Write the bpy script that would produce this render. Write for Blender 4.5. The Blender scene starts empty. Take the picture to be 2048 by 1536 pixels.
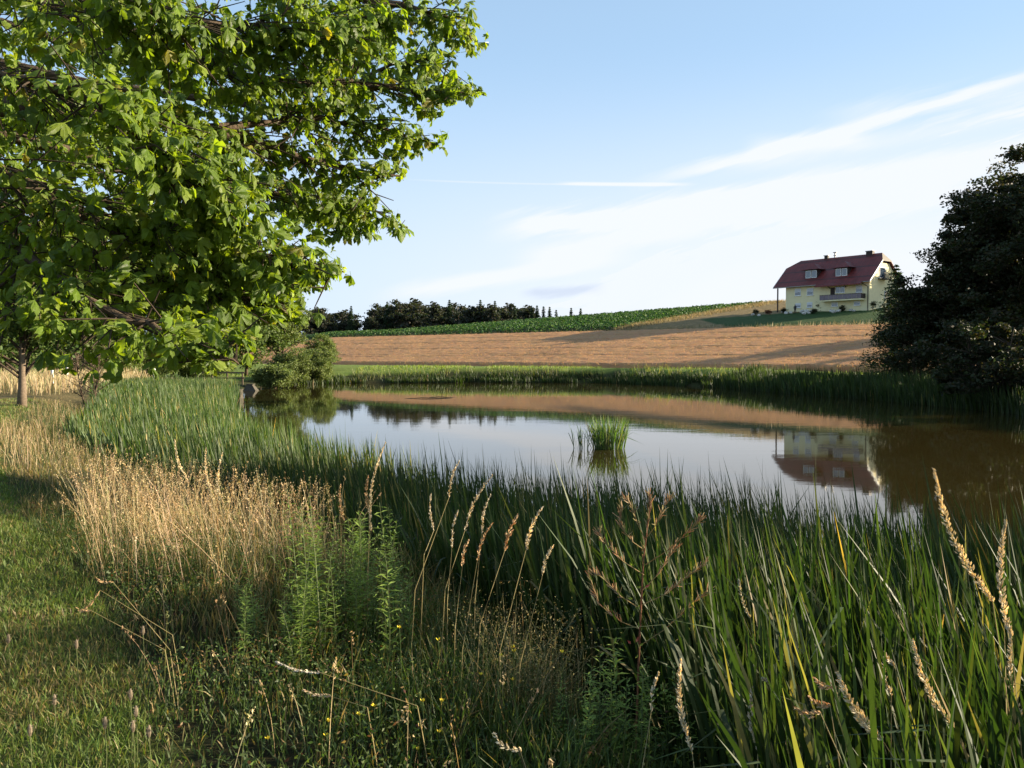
import bpy, math, numpy as np
from mathutils import Vector
SC = bpy.context.scene
COL = SC.collection
R = np.random.default_rng(7)
rad = math.radians

# ------------------------------------------------------------------ camera
F = 1650.0; PITCH = math.atan(56/1650.0)
cam = bpy.data.objects.new('camera', bpy.data.cameras.new('camera'))
COL.objects.link(cam); SC.camera = cam
cam.data.sensor_width = 36; cam.data.lens = F/2048*36
cam.data.clip_start = 0.05; cam.data.clip_end = 6000
cam.location = (0, 0, 0); cam.rotation_euler = (rad(90)-PITCH, 0, 0)
WATER = -3.2

# ------------------------------------------------------------------ light
SUN_EL = rad(16.4); SUN_AZ = rad(10)           # azimuth measured from +X towards +Y
sdir = np.array([math.cos(SUN_EL)*math.cos(SUN_AZ), math.cos(SUN_EL)*math.sin(SUN_AZ), math.sin(SUN_EL)])
sun = bpy.data.objects.new('sun', bpy.data.lights.new('sun', 'SUN'))
COL.objects.link(sun); sun.data.energy = 5.0; sun.data.angle = rad(0.53); sun.data.color = (1.0, 0.86, 0.64)
sun.rotation_euler = Vector(sdir).to_track_quat('Z', 'Y').to_euler()
sun.location = (60, 10, 40)
SC.view_settings.view_transform = 'Standard'; SC.view_settings.look = 'None'
SC.view_settings.exposure = 1.70; SC.view_settings.gamma = 1.0
SC.view_settings.use_curve_mapping = False
SC.render.engine = 'CYCLES'
SC.cycles.max_bounces = 8; SC.cycles.transparent_max_bounces = 8

W = bpy.data.worlds.new('World'); SC.world = W; W.use_nodes = True
nt = W.node_tree; nt.nodes.clear()
def N(t, **k):
    n = nt.nodes.new(t)
    for a, b in k.items(): setattr(n, a, b)
    return n
def M_(op, a, b=None, c=None, clamp=False):
    n = nt.nodes.new('ShaderNodeMath'); n.operation = op; n.use_clamp = clamp
    for i, v in enumerate((a, b, c)):
        if v is None: continue
        if isinstance(v, (int, float)): n.inputs[i].default_value = v
        else: nt.links.new(v, n.inputs[i])
    return n.outputs[0]
def MR(v, a, b, c=0.0, d=1.0, smooth=True):
    n = nt.nodes.new('ShaderNodeMapRange'); n.interpolation_type = 'SMOOTHSTEP' if smooth else 'LINEAR'
    nt.links.new(v, n.inputs[0])
    for i, x in enumerate((a, b, c, d)): n.inputs[i+1].default_value = x
    return n.outputs[0]
sky = N('ShaderNodeTexSky'); sky.sky_type = 'NISHITA'; sky.sun_disc = False
sky.sun_elevation = SUN_EL; sky.sun_rotation = rad(90)-SUN_AZ; sky.air_density = 1.0; sky.dust_density = 0.6; sky.ozone_density = 1.4
tc = N('ShaderNodeTexCoord'); sp = N('ShaderNodeSeparateXYZ'); nt.links.new(tc.outputs['Generated'], sp.inputs[0])
X, Y, Z = sp.outputs
hl = M_('SQRT', M_('ADD', M_('MULTIPLY', X, X), M_('ADD', M_('MULTIPLY', Y, Y), 1e-5)))
SA = M_('DIVIDE', X, hl)                       # sine of the bearing
EL = M_('ARCSINE', Z)
def noise(u, v, scale, det=6, rough=.55, off=0.0):
    c = N('ShaderNodeCombineXYZ'); nt.links.new(u, c.inputs[0]); nt.links.new(v, c.inputs[1]); c.inputs[2].default_value = off
    n = N('ShaderNodeTexNoise'); n.inputs['Scale'].default_value = scale; n.inputs['Detail'].default_value = det
    n.inputs['Roughness'].default_value = rough; nt.links.new(c.outputs[0], n.inputs['Vector']); return n.outputs['Fac']
CO, SI = math.cos(rad(17)), math.sin(rad(17))
warp = noise(SA, EL, 3.0, 3, .5, 3.3)
U = M_('ADD', M_('MULTIPLY', SA, CO), M_('MULTIPLY', EL, SI))       # along the cirrus
V = M_('ADD', M_('ADD', M_('MULTIPLY', EL, CO), M_('MULTIPLY', SA, -SI)), M_('MULTIPLY', warp, 0.06))
edge = M_('ADD', MR(SA, -0.28, 0.62, 0.055, 0.32, False), M_('MULTIPLY', M_('SUBTRACT', noise(U, V, 7.0, 4, .5, 8.0), .5), 0.10))
under = M_('MULTIPLY', MR(M_('SUBTRACT', edge, EL), -0.03, 0.10), MR(SA, -.25, .15, .35, 1.0))                    # 1 below the cloud's upper edge
Us = M_('MULTIPLY', U, 1.3); Vs = M_('MULTIPLY', V, 11.0)
streak = noise(Us, Vs, 2.2, 8, .62, 1.7)
fine = noise(M_('MULTIPLY', U, 3.5), M_('MULTIPLY', V, 34.0), 2.0, 6, .6, 5.1)
wisps = M_('ADD', MR(streak, .44, .60), M_('MULTIPLY', MR(fine, .45, .75), .25))
cir = M_('MULTIPLY', under, M_('ADD', M_('MULTIPLY', wisps, 1.35), .1), None, True)
# veil that whitens towards the horizon and the sun side
haze_f = MR(EL, 0.60, 0.02, .50, .86)
veil = M_('MULTIPLY', MR(EL, 0.36, 0.05), MR(SA, -0.42, 0.30, 0.30, 1.1, False), None, True)
def line(p0, p1, w, soft_n=None, strength=1.0):
    # feather band around a segment given in (SA, EL)
    dx, dy = p1[0]-p0[0], p1[1]-p0[1]; L = math.hypot(dx, dy); dx /= L; dy /= L
    a = M_('ADD', M_('MULTIPLY', M_('SUBTRACT', SA, p0[0]), dx), M_('MULTIPLY', M_('SUBTRACT', EL, p0[1]), dy))
    b = M_('ADD', M_('MULTIPLY', M_('SUBTRACT', SA, p0[0]), -dy), M_('MULTIPLY', M_('SUBTRACT', EL, p0[1]), dx))
    if soft_n: b = M_('ADD', b, M_('MULTIPLY', M_('SUBTRACT', soft_n, .5), w*2.2))
    t = M_('MULTIPLY', MR(a, 0, L*.25), MR(a, L, L*.7)); s = MR(M_('ABSOLUTE', b), w, 0)
    return M_('MULTIPLY', M_('MULTIPLY', t, s), strength)
def ae(px, py):
    x, y = (px-1024)/F, (712-py)/F; h = math.hypot(x, 1); return (x/h, math.atan(y/h))
front = MR(Y, 0.1, 0.3)
l1 = line(ae(1100, 369), ae(1400, 371), 0.0032, None, 1.0)
l2 = line(ae(780, 360), ae(1330, 371), 0.0016, None, .35)
l3 = line(ae(1230, 380), ae(2500, 10), 0.011, fine, .8)
l5 = line(ae(1380, 350), ae(2400, 150), 0.02, streak, .45)
l4 = line(ae(960, 440), ae(1800, 420), 0.016, fine, .55)
more = [line(ae(940, 470), ae(1720, 350), 0.022, fine, .75), line(ae(1250, 448), ae(1540, 392), 0.006, fine, .7), line(ae(1470, 300), ae(1760, 275), 0.016, streak, .6), line(ae(1500, 400), ae(2500, 210), 0.030, streak, .7),
        line(ae(1380, 420), ae(2500, 330), 0.030, fine, .6), line(ae(720, 600), ae(1300, 500), 0.018, streak, .5), line(ae(1600, 250), ae(2400, 120), 0.018, fine, .45), line(ae(1000, 520), ae(1500, 430), 0.020, streak, .5)]
acc = M_('ADD', M_('ADD', l1, l2), M_('ADD', l5, M_('ADD', l3, l4)))
for q_ in more: acc = M_('ADD', acc, q_)
lines = M_('MULTIPLY', acc, front)
grey = M_('MULTIPLY', line(ae(1030, 588), ae(1220, 574), 0.010, fine, 1.0), front)
fan = M_('MULTIPLY', M_('MULTIPLY', MR(M_('SUBTRACT', edge, EL), -.01, .15), MR(SA, -.32, .12)), .70)
tot = M_('ADD', M_('MAXIMUM', M_('MAXIMUM', M_('MULTIPLY', cir, .95), veil), fan), M_('MULTIPLY', lines, .75), None, True)
tot = M_('MULTIPLY', tot, MR(Z, -0.02, 0.0))
mix = N('ShaderNodeMix', data_type='RGBA'); nt.links.new(tot, mix.inputs['Factor'])
mixh = N('ShaderNodeMix', data_type='RGBA'); nt.links.new(haze_f, mixh.inputs['Factor']); nt.links.new(sky.outputs[0], mixh.inputs[6]); mixh.inputs[7].default_value = (3.0, 4.45, 6.2, 1)
nt.links.new(mixh.outputs[2], mix.inputs[6]); mix.inputs[7].default_value = (5.1, 5.35, 5.7, 1)
mix2 = N('ShaderNodeMix', data_type='RGBA'); nt.links.new(M_('MULTIPLY', grey, .7), mix2.inputs['Factor'])
nt.links.new(mix.outputs[2], mix2.inputs[6]); mix2.inputs[7].default_value = (3.6, 4.1, 5.1, 1)
bg = N('ShaderNodeBackground'); bg.inputs[1].default_value = 0.056
out = N('ShaderNodeOutputWorld'); nt.links.new(mix2.outputs[2], bg.inputs[0]); nt.links.new(bg.outputs[0], out.inputs[0])

# ------------------------------------------------------------------ picture helpers (pixel of the photograph -> place)
def ray(px, py):
    a, b = (px-1024)/F, (768-py)/F
    return np.array([a, math.cos(PITCH)+b*math.sin(PITCH), -math.sin(PITCH)+b*math.cos(PITCH)])
def at(px, py, Yd):
    d = ray(px, py); return d*(Yd/d[1])

# ------------------------------------------------------------------ terrain
WEDGE = [(14, 5.0), (4.6, 6.6), (3.8, 8.4), (2.9, 10.4), (.6, 11.5), (-1.0, 12.6), (-4, 17), (-7.9, 23.4), (-13, 36), (-17, 50), (-21, 62)]
POND = np.array(WEDGE + [(-24, 72), (-26.5, 88), (-25, 92), (-19, 98), (-4, 100), (11, 99), (21, 85), (24, 70), (26.6, 60), (28, 45), (24, 36), (20, 25), (17.5, 15), (16, 6)])
def seg_dist(x, y, poly, closed=True):
    d = np.full(x.shape, 1e9); n = len(poly)
    for i in range(n if closed else n-1):
        ax, ay = poly[i]; bx, by = poly[(i+1) % n]
        dx, dy = bx-ax, by-ay
        t = np.clip(((x-ax)*dx+(y-ay)*dy)/(dx*dx+dy*dy), 0, 1)
        d = np.minimum(d, np.hypot(x-ax-t*dx, y-ay-t*dy))
    return d
def inside(x, y, poly):
    c = np.zeros(x.shape, bool); n = len(poly)
    for i in range(n):
        ax, ay = poly[i]; bx, by = poly[(i+1) % n]
        cr = ((ay > y) != (by > y)) & (x < (bx-ax)*(y-ay)/(by-ay+1e-12)+ax)
        c ^= cr
    return c
def sm(a, b, x):
    t = np.clip((x-a)/(b-a), 0, 1); return t*t*(3-2*t)
def lump(x, y, s, seed=0):
    return (np.sin(x*s*1.3+seed)+np.sin(y*s*1.7+seed*2.1)+np.sin((x+y)*s*.9+seed*.7)+np.sin((x*1.9-y*1.3)*s+seed*1.3))/4
def st(x, y): return (x+2)*.668+(y-125)*.744, (x+2)*.744-(y-125)*.668
def st_inv(s, t): return -2+.668*s+.744*t, 125+.744*s-.668*t
def gz(x, y):
    x = np.asarray(x, float); y = np.asarray(y, float)
    d = seg_dist(x, y, POND); ins = inside(x, y, POND)
    s, t = st(x, y)
    land = np.full(x.shape, -1.62)
    # right hand bank and far meadow lie lower
    far = np.maximum(sm(60, 85, y), sm(14, 24, x)*sm(8, 16, y))
    land = land*(1-far)+far*(-2.45)
    land = land + .95*sm(-38, -16, s)*sm(80, 90, y)
    hill = -1.1+.15*s - .75*(1-sm(40, 46, s))
    crest = 76 + .42*np.clip(t+48, -40, 130) - 8
    sc = np.minimum(s, crest)
    hz = -1.1+.15*sc - .75*(1-sm(40, 46, s)) - np.where(s > crest, 1, 0)*(np.minimum((s-crest)**2*.0012, .05*(s-crest)+.0))
    hz = np.maximum(hz, -6)
    z = np.where(s > 0, np.maximum(hz, land-5), land+ .0)
    z = np.where((s > -6) & (s <= 0), land+(-1.85-land)*sm(-6, 0, s), z)
    rise = np.where((y < 60) & (x < 12), 6.3, 4.0)
    z = WATER + (z-WATER)*sm(-.6, 1, d/rise)*1.0 if False else np.where(d < rise, WATER+(z-WATER)*(np.clip(d/rise, 0, 1)**.92), z)
    z = z + .05*lump(x, y, 1.1, 2)*sm(.5, 3, d)
    z = np.where(ins, WATER-.05-np.minimum(d*.35, 1.2), z)
    return z
def ground(px, py, y0=2.0, y1=400.0):
    d = ray(px, py); ys = np.geomspace(y0, y1, 900); P = ys[:, None]*d[None, :]/d[1]
    g = gz(P[:, 0], P[:, 1]); k = np.argmax(P[:, 2] < g)
    if P[k, 2] >= g[k]: k = len(ys)-1
    return np.array([P[k, 0], P[k, 1], g[k]])

# ------------------------------------------------------------------ object helpers
def tag(o, label=None, cat=None, group=None, kind=None):
    if label: o['label'] = label
    if cat: o['category'] = cat
    if group: o['group'] = group
    if kind: o['kind'] = kind
    return o
def empty(name, loc, label, cat, group=None, rz=0.0):
    o = bpy.data.objects.new(name, None); COL.objects.link(o); o.location = tuple(map(float, loc)); o.rotation_euler = (0, 0, rz)
    o.empty_display_size = .2
    return tag(o, label, cat, group)
def link(name, me, mat=None, parent=None, loc=None):
    o = bpy.data.objects.new(name, me); COL.objects.link(o)
    if mat is not None and not me.materials: me.materials.append(mat)
    if parent is not None: o.parent = parent
    if loc is not None: o.location = tuple(map(float, loc))
    return o
def mesh_np(name, V, Fq, col=None, uv=None, smooth=False):
    """V (n,3); Fq (m,k) equal sized faces"""
    me = bpy.data.meshes.new(name); V = np.asarray(V, np.float32); Fq = np.asarray(Fq, np.int32); m, k = Fq.shape
    me.vertices.add(len(V)); me.vertices.foreach_set('co', V.ravel())
    me.loops.add(m*k); me.loops.foreach_set('vertex_index', Fq.ravel())
    me.polygons.add(m); me.polygons.foreach_set('loop_start', np.arange(0, m*k, k, dtype=np.int32)); me.polygons.foreach_set('loop_total', np.full(m, k, np.int32))
    if smooth: me.polygons.foreach_set('use_smooth', np.ones(m, bool))
    me.update(calc_edges=True)
    if col is not None:
        c = np.ones((len(V), 4), np.float32); c[:, :3] = np.clip(col, 0, 1)
        a = me.color_attributes.new('Col', 'FLOAT_COLOR', 'POINT'); a.data.foreach_set('color', c.ravel())
    if uv is not None:
        l = me.uv_layers.new(name='UVMap'); l.data.foreach_set('uv', np.asarray(uv, np.float32)[Fq.ravel()].ravel())
    me.validate(); return me
class MB:
    def __init__(s): s.v = []; s.f = []; s.c = []; s.m = []
    def add(s, vs, fs, col=(.5, .5, .5), mi=0):
        b = len(s.v); s.v += [tuple(map(float, v)) for v in vs]; s.f += [tuple(b+i for i in f) for f in fs]; s.c += [tuple(col)]*len(vs); s.m += [mi]*len(fs)
    def box(s, lo, hi, col=(.5, .5, .5), mi=0):
        x0, y0, z0 = lo; x1, y1, z1 = hi
        s.add([(x0, y0, z0), (x1, y0, z0), (x1, y1, z0), (x0, y1, z0), (x0, y0, z1), (x1, y0, z1), (x1, y1, z1), (x0, y1, z1)],
              [(0, 3, 2, 1), (4, 5, 6, 7), (0, 1, 5, 4), (1, 2, 6, 5), (2, 3, 7, 6), (3, 0, 4, 7)], col, mi)
    def tube(s, pts, rs, k=6, col=(.5, .5, .5), cap=True):
        pts = [np.asarray(p, float) for p in pts]; n = len(pts)
        if np.isscalar(rs): rs = [rs]*n
        vs = []; ref = np.array([.31, .17, .93])
        for i in range(n):
            t = pts[min(i+1, n-1)]-pts[max(i-1, 0)]; t /= (np.linalg.norm(t)+1e-9)
            a = np.cross(t, ref)
            if np.linalg.norm(a) < .1: a = np.cross(t, (1, 0, 0))
            a /= np.linalg.norm(a); b = np.cross(t, a)
            for j in range(k):
                w = 2*math.pi*j/k; vs.append(pts[i]+rs[i]*(math.cos(w)*a+math.sin(w)*b))
        fs = [(i*k+j, i*k+(j+1) % k, (i+1)*k+(j+1) % k, (i+1)*k+j) for i in range(n-1) for j in range(k)]
        if cap: fs.append(tuple(range((n-1)*k, n*k))); fs.append(tuple(reversed(range(k))))
        s.add(vs, fs, col)
    def prism(s, prof, x0, x1, axis=0, col=(.5, .5, .5)):
        n = len(prof); vs = []
        for x in (x0, x1):
            for a, b in prof: vs.append((x, a, b) if axis == 0 else (a, x, b) if axis == 1 else (a, b, x))
        s.add(vs, [tuple(range(n)), tuple(reversed(range(n, 2*n)))]+[(i, i+n, (i+1) % n+n, (i+1) % n) for i in range(n)], col)
    def mesh(s, name, smooth=False):
        me = bpy.data.meshes.new(name); me.from_pydata(s.v, [], s.f)
        a = me.color_attributes.new('Col', 'FLOAT_COLOR', 'POINT'); c = np.ones((len(s.v), 4), np.float32); c[:, :3] = np.array(s.c).reshape(-1, 3) if s.c else 0
        a.data.foreach_set('color', c.ravel())
        if smooth: me.polygons.foreach_set('use_smooth', np.ones(len(me.polygons), bool))
        me.update(); return me
    def build(s, name, mat, parent=None, loc=None, smooth=False): return link(name, s.mesh(name, smooth), mat, parent, loc)
def copy_tree(o, parent=None):
    c = o.copy(); COL.objects.link(c)
    if parent is not None: c.parent = parent
    for ch in list(o.children): copy_tree(ch, c)
    return c

# ------------------------------------------------------------------ materials
class G:
    def __init__(s, name):
        s.m = bpy.data.materials.new(name); s.m.use_nodes = True; s.t = s.m.node_tree; s.t.nodes.clear()
        s.o = s.n('ShaderNodeOutputMaterial')
    def n(s, t, **k):
        n = s.t.nodes.new(t)
        for a, b in k.items():
            if a.startswith('i_'):
                n.inputs[a[2:].replace('_', ' ')].default_value = b
            else: setattr(n, a, b)
        return n
    def l(s, a, b): s.t.links.new(a, b); return s
    def noise(s, scale, det=4, rough=.55, vec=None):
        n = s.n('ShaderNodeTexNoise'); n.inputs['Scale'].default_value = scale; n.inputs['Detail'].default_value = det; n.inputs['Roughness'].default_value = rough
        if vec is None: vec = s.n('ShaderNodeTexCoord').outputs['Object']
        s.l(vec, n.inputs['Vector']); return n.outputs['Fac']
    def ramp(s, fac, stops):
        r = s.n('ShaderNodeValToRGB'); e = r.color_ramp.elements
        while len(e) < len(stops): e.new(.5)
        for i, (p, c) in enumerate(stops): e[i].position = p; e[i].color = (*c, 1)
        s.l(fac, r.inputs[0]); return r.outputs[0]
    def mul(s, a, b, f=1.0, mode='MULTIPLY'):
        n = s.n('ShaderNodeMix', data_type='RGBA', blend_type=mode)
        for v, i in ((f, 0), (a, 6), (b, 7)):
            if isinstance(v, (int, float)): n.inputs[i].default_value = v
            elif isinstance(v, tuple): n.inputs[i].default_value = (*v, 1)
            else: s.l(v, n.inputs[i])
        return n.outputs[2]
    def bump(s, h, strength=.3, dist=.02):
        b = s.n('ShaderNodeBump'); b.inputs['Strength'].default_value = strength; b.inputs['Distance'].default_value = dist; s.l(h, b.inputs['Height']); return b.outputs[0]
def plain(name, c, rough=.7, var=.25, scale=6, metal=0.0, bump=.15, spec=.4):
    g = G(name); f = g.noise(scale, 6, .6)
    col = g.ramp(f, [(.25, tuple(x*(1-var) for x in c)), (.75, tuple(min(1, x*(1+var)) for x in c))])
    p = g.n('ShaderNodeBsdfPrincipled'); g.l(col, p.inputs['Base Color']); p.inputs['Roughness'].default_value = rough; p.inputs['Metallic'].default_value = metal
    p.inputs['Specular IOR Level'].default_value = spec
    if bump: g.l(g.bump(g.noise(scale*6, 5), bump, .01), p.inputs['Normal'])
    g.l(p.outputs[0], g.o.inputs[0]); return g.m
def foliage(name, trans=.35, rough=.5, spec=.35, tint=(1.25, 1.35, .45), nscale=9, uvveins=False):
    """leaf matter: colour from the per-leaf attribute, part of the light passes through"""
    g = G(name); a = g.n('ShaderNodeAttribute', attribute_name='Col').outputs['Color']
    f = g.noise(nscale, 3); col = g.mul(a, g.ramp(f, [(.3, (.78, .78, .78)), (.7, (1.2, 1.2, 1.2))]), 1.0)
    p = g.n('ShaderNodeBsdfPrincipled'); p.inputs['Roughness'].default_value = rough; p.inputs['Specular IOR Level'].default_value = spec
    if uvveins:
        uv = g.n('ShaderNodeTexCoord').outputs['UV']; s = g.n('ShaderNodeSeparateXYZ'); g.l(uv, s.inputs[0])
        def m(op, x, y=None):
            n = g.n('ShaderNodeMath', operation=op)
            for i, v in enumerate((x, y)):
                if v is None: continue
                if isinstance(v, (int, float)): n.inputs[i].default_value = v
                else: g.l(v, n.inputs[i])
            return n.outputs[0]
        au = m('ABSOLUTE', m('SUBTRACT', s.outputs[0], .5))
        ph = m('SUBTRACT', m('MULTIPLY', s.outputs[1], 1.0), m('MULTIPLY', au, .55))
        w = m('SINE', m('MULTIPLY', ph, 2*math.pi*15))
        rib = m('LESS_THAN', au, .022)
        h = m('ADD', m('MULTIPLY', w, .5), m('MULTIPLY', rib, -1.0))
        g.l(g.bump(h, .55, .004), p.inputs['Normal'])
        vein = m('MAXIMUM', m('GREATER_THAN', w, .93), rib)
        col = g.mul(col, g.mul(col, (1.5, 1.45, 1.5)), m('MULTIPLY', vein, .55), 'MIX')
    g.l(col, p.inputs['Base Color'])
    tr = g.n('ShaderNodeBsdfTranslucent'); g.l(g.mul(col, tint), tr.inputs[0])
    mx = g.n('ShaderNodeMixShader'); mx.inputs[0].default_value = trans; g.l(p.outputs[0], mx.inputs[1]); g.l(tr.outputs[0], mx.inputs[2])
    g.l(mx.outputs[0], g.o.inputs[0]); return g.m
m_leaf = foliage('chestnut_leaf', .42, .42, .45, (2.2, 2.05, .45), 14, True)
m_fol = foliage('tree_foliage', .3, .6, .2)
m_reed = foliage('reed_leaf', .32, .55, .28, (1.5, 1.7, .5), 5)
m_grass = foliage('grass_leaf', .35, .55, .3, (1.5, 1.6, .5), 8)
m_dry = foliage('dry_grass', .35, .65, .2, (1.3, 1.1, .7), 10)
m_bark = plain('bark', (.09, .065, .045), .9, .45, 14, 0, .9, .1)
m_bark_light = plain('young_bark', (.16, .12, .085), .9, .4, 20, 0, .7, .1)
m_twig = plain('twig_bark', (.055, .04, .028), .85, .4, 20, 0, .5, .15)
m_conc = plain('concrete', (.075, .066, .05), .9, .35, 5, 0, .5, .2)
m_wood = plain('weathered_wood', (.12, .09, .06), .9, .35, 8, 0, .6, .2)
m_white = plain('white_paint', (.72, .72, .70), .5, .06, 5, 0, .03)
m_render = plain('yellow_render', (.78, .69, .42), .9, .06, 1.6, 0, .2, .1)
m_dark = plain('dark_wood', (.035, .022, .018), .7, .3, 5, 0, .2)
m_rail = plain('balcony_panel', (.19, .15, .17), .6, .2, 3, 0, .1)
m_metal = plain('grey_metal', (.22, .21, .2), .4, .15, 5, .7, .05)
m_hip = plain('weathered_slate', (.13, .11, .085), .7, .3, 3, 0, .4)
m_shut = plain('roller_shutter', (.62, .63, .66), .5, .05, 3, 0, .05)
m_rock = plain('pale_stone', (.50, .47, .42), .9, .35, 3, 0, .8, .2)
m_cloth = plain('dark_cloth', (.02, .02, .024), .9, .3, 6, 0, .2)
m_skin = plain('skin', (.45, .27, .2), .6, .05, 6, 0, 0)
m_petal = plain('yellow_petal', (.78, .56, .02), .6, .1, 40, 0, 0)
m_pale = plain('pale_seed', (.55, .48, .36), .8, .2, 60, 0, 0)
m_red = plain('red_leaf', (.55, .12, .09), .5, .3, 50, 0, 0)
m_bur = plain('green_bur', (.32, .42, .07), .6, .2, 60, 0, .8)
def glass():
    g = G('window_glass'); p = g.n('ShaderNodeBsdfPrincipled'); p.inputs['Base Color'].default_value = (.05, .07, .10, 1); p.inputs['Roughness'].default_value = .04
    p.inputs['Specular IOR Level'].default_value = 1.0; p.inputs['Coat Weight'].default_value = .7; p.inputs['Coat Roughness'].default_value = .03
    g.l(p.outputs[0], g.o.inputs[0]); return g.m
m_glass = glass()
def roofmat():
    g = G('red_roof_tiles'); tcn = g.n('ShaderNodeTexCoord').outputs['Object']
    b = g.n('ShaderNodeTexBrick'); g.l(tcn, b.inputs['Vector']); b.inputs['Scale'].default_value = 1.0; b.inputs['Brick Width'].default_value = .26; b.inputs['Row Height'].default_value = .3
    b.inputs['Mortar Size'].default_value = .02; b.inputs['Color1'].default_value = (.16, .02, .016, 1); b.inputs['Color2'].default_value = (.115, .016, .013, 1); b.inputs['Mortar'].default_value = (.06, .012, .01, 1)
    mp = g.n('ShaderNodeMapping'); g.l(tcn, mp.inputs[0]); mp.inputs['Rotation'].default_value = (rad(42), 0, 0); g.l(mp.outputs[0], b.inputs['Vector'])
    col = g.mul(b.outputs['Color'], g.ramp(g.noise(.9, 5), [(.3, (.75, .75, .75)), (.7, (1.25, 1.2, 1.2))]))
    p = g.n('ShaderNodeBsdfPrincipled'); g.l(col, p.inputs['Base Color']); p.inputs['Roughness'].default_value = .6
    g.l(g.bump(b.outputs['Fac'], .5, .02), p.inputs['Normal']); g.l(p.outputs[0], g.o.inputs[0]); return g.m
m_roof = roofmat()
def groundmat():
    g = G('ground_soil_and_turf'); a = g.n('ShaderNodeAttribute', attribute_name='Col').outputs['Color']
    big = g.noise(.7, 6, .6); sml = g.noise(14, 6, .65)
    col = g.mul(a, g.ramp(big, [(.3, (.7, .75, .7)), (.7, (1.3, 1.2, 1.2))])); col = g.mul(col, g.ramp(sml, [(.3, (.55, .55, .55)), (.7, (1.45, 1.4, 1.3))]))
    p = g.n('ShaderNodeBsdfPrincipled'); g.l(col, p.inputs['Base Color']); p.inputs['Roughness'].default_value = .95; p.inputs['Specular IOR Level'].default_value = .1
    g.l(g.bump(g.noise(20, 8, .7), .9, .05), p.inputs['Normal']); g.l(p.outputs[0], g.o.inputs[0]); return g.m
m_ground = groundmat()
def watermat():
    g = G('pond_water'); tcn = g.n('ShaderNodeTexCoord').outputs['Object']
    mp = g.n('ShaderNodeMapping'); g.l(tcn, mp.inputs[0]); mp.inputs['Scale'].default_value = (.55, 1.6, 1)
    n1 = g.noise(.8, 3, .5, mp.outputs[0]); n2 = g.noise(5.0, 3, .5, mp.outputs[0])
    patch = g.noise(.12, 3, .5, mp.outputs[0])
    ad = g.n('ShaderNodeMath', operation='MULTIPLY_ADD'); g.l(n2, ad.inputs[0]); ad.inputs[1].default_value = .12; g.l(n1, ad.inputs[2])
    am = g.n('ShaderNodeMath', operation='MULTIPLY'); g.l(ad.outputs[0], am.inputs[0]); g.l(g.ramp(patch, [(.35, (.25, .25, .25)), (.7, (1, 1, 1))]), am.inputs[1])
    p = g.n('ShaderNodeBsdfPrincipled'); p.inputs['Base Color'].default_value = (.028, .021, .006, 1); p.inputs['Roughness'].default_value = .03
    p.inputs['IOR'].default_value = 1.333; p.inputs['Specular IOR Level'].default_value = .5
    g.l(g.bump(am.outputs[0], .15, .02), p.inputs['Normal']); g.l(p.outputs[0], g.o.inputs[0]); return g.m
m_water = watermat()

# ------------------------------------------------------------------ ground sheet
def axis(lo, hi, steps, far_lo, far_hi):
    """steps = [(limit_lo, limit_hi, step)] nested; returns sorted coordinates"""
    c = list(np.arange(steps[0][0], steps[0][1], steps[0][2]))
    for a, b, s in steps[1:]:
        while c[0] > a: c.insert(0, c[0]-s)
        while c[-1] < b: c.append(c[-1]+s)
    s = steps[-1][2]
    k = s
    while c[0] > far_lo: k *= 1.35; c.insert(0, c[0]-k)
    k = s
    while c[-1] < far_hi: k *= 1.35; c.append(c[-1]+k)
    return np.array(c)
xs = axis(0, 0, [(-11, 14, .25), (-40, 42, .8), (-110, 120, 1.6)], -2600, 2600)
ys = axis(0, 0, [(1, 22, .25), (0, 75, .8), (-6, 262, 1.5)], -160, 2800)
XX, YY = np.meshgrid(xs, ys); nx, ny = len(xs), len(ys)
ZZ = gz(XX.ravel(), YY.ravel()).reshape(XX.shape); 
idx = np.arange(nx*ny).reshape(ny, nx)
FQ = np.stack([idx[:-1, :-1], idx[:-1, 1:], idx[1:, 1:], idx[1:, :-1]], -1).reshape(-1, 4)
S_, T_ = st(XX.ravel(), YY.ravel())
def regions(x, y):
    s, t = st(x, y)
    track = np.abs(t-(-7+(s-44)*.22)) < 1.6
    crop = (s > 42) & (t < -8.5+(s-44)*.22)
    wheat = (s > 0) & (s < 40) & ~crop
    lawn = (s > 42.5) & (t > 15-(s-43)*.96) & (s < 57+np.clip(t-3, 0, 100)*.35)
    return s, t, track & (s > 43), crop, wheat, lawn & (t > 3)
PATH_EDGE = [(.2, 0), (-.6, 1.5), (-1.35, 3.2), (-2.7, 5.4), (-5, 8.5), (-8, 12.9), (-12.3, 19.5), (-15.2, 26), (-18, 31)]
LAND_EDGE = [(.8, 1.6), (.8, 3.2), (.6, 4.2), (.0, 5.4), (-1.0, 7.4), (-3.1, 10.4), (-6.8, 14.5), (-10.6, 19.5), (-14.3, 28), (-21.5, 42), (-26.5, 60)]
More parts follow.
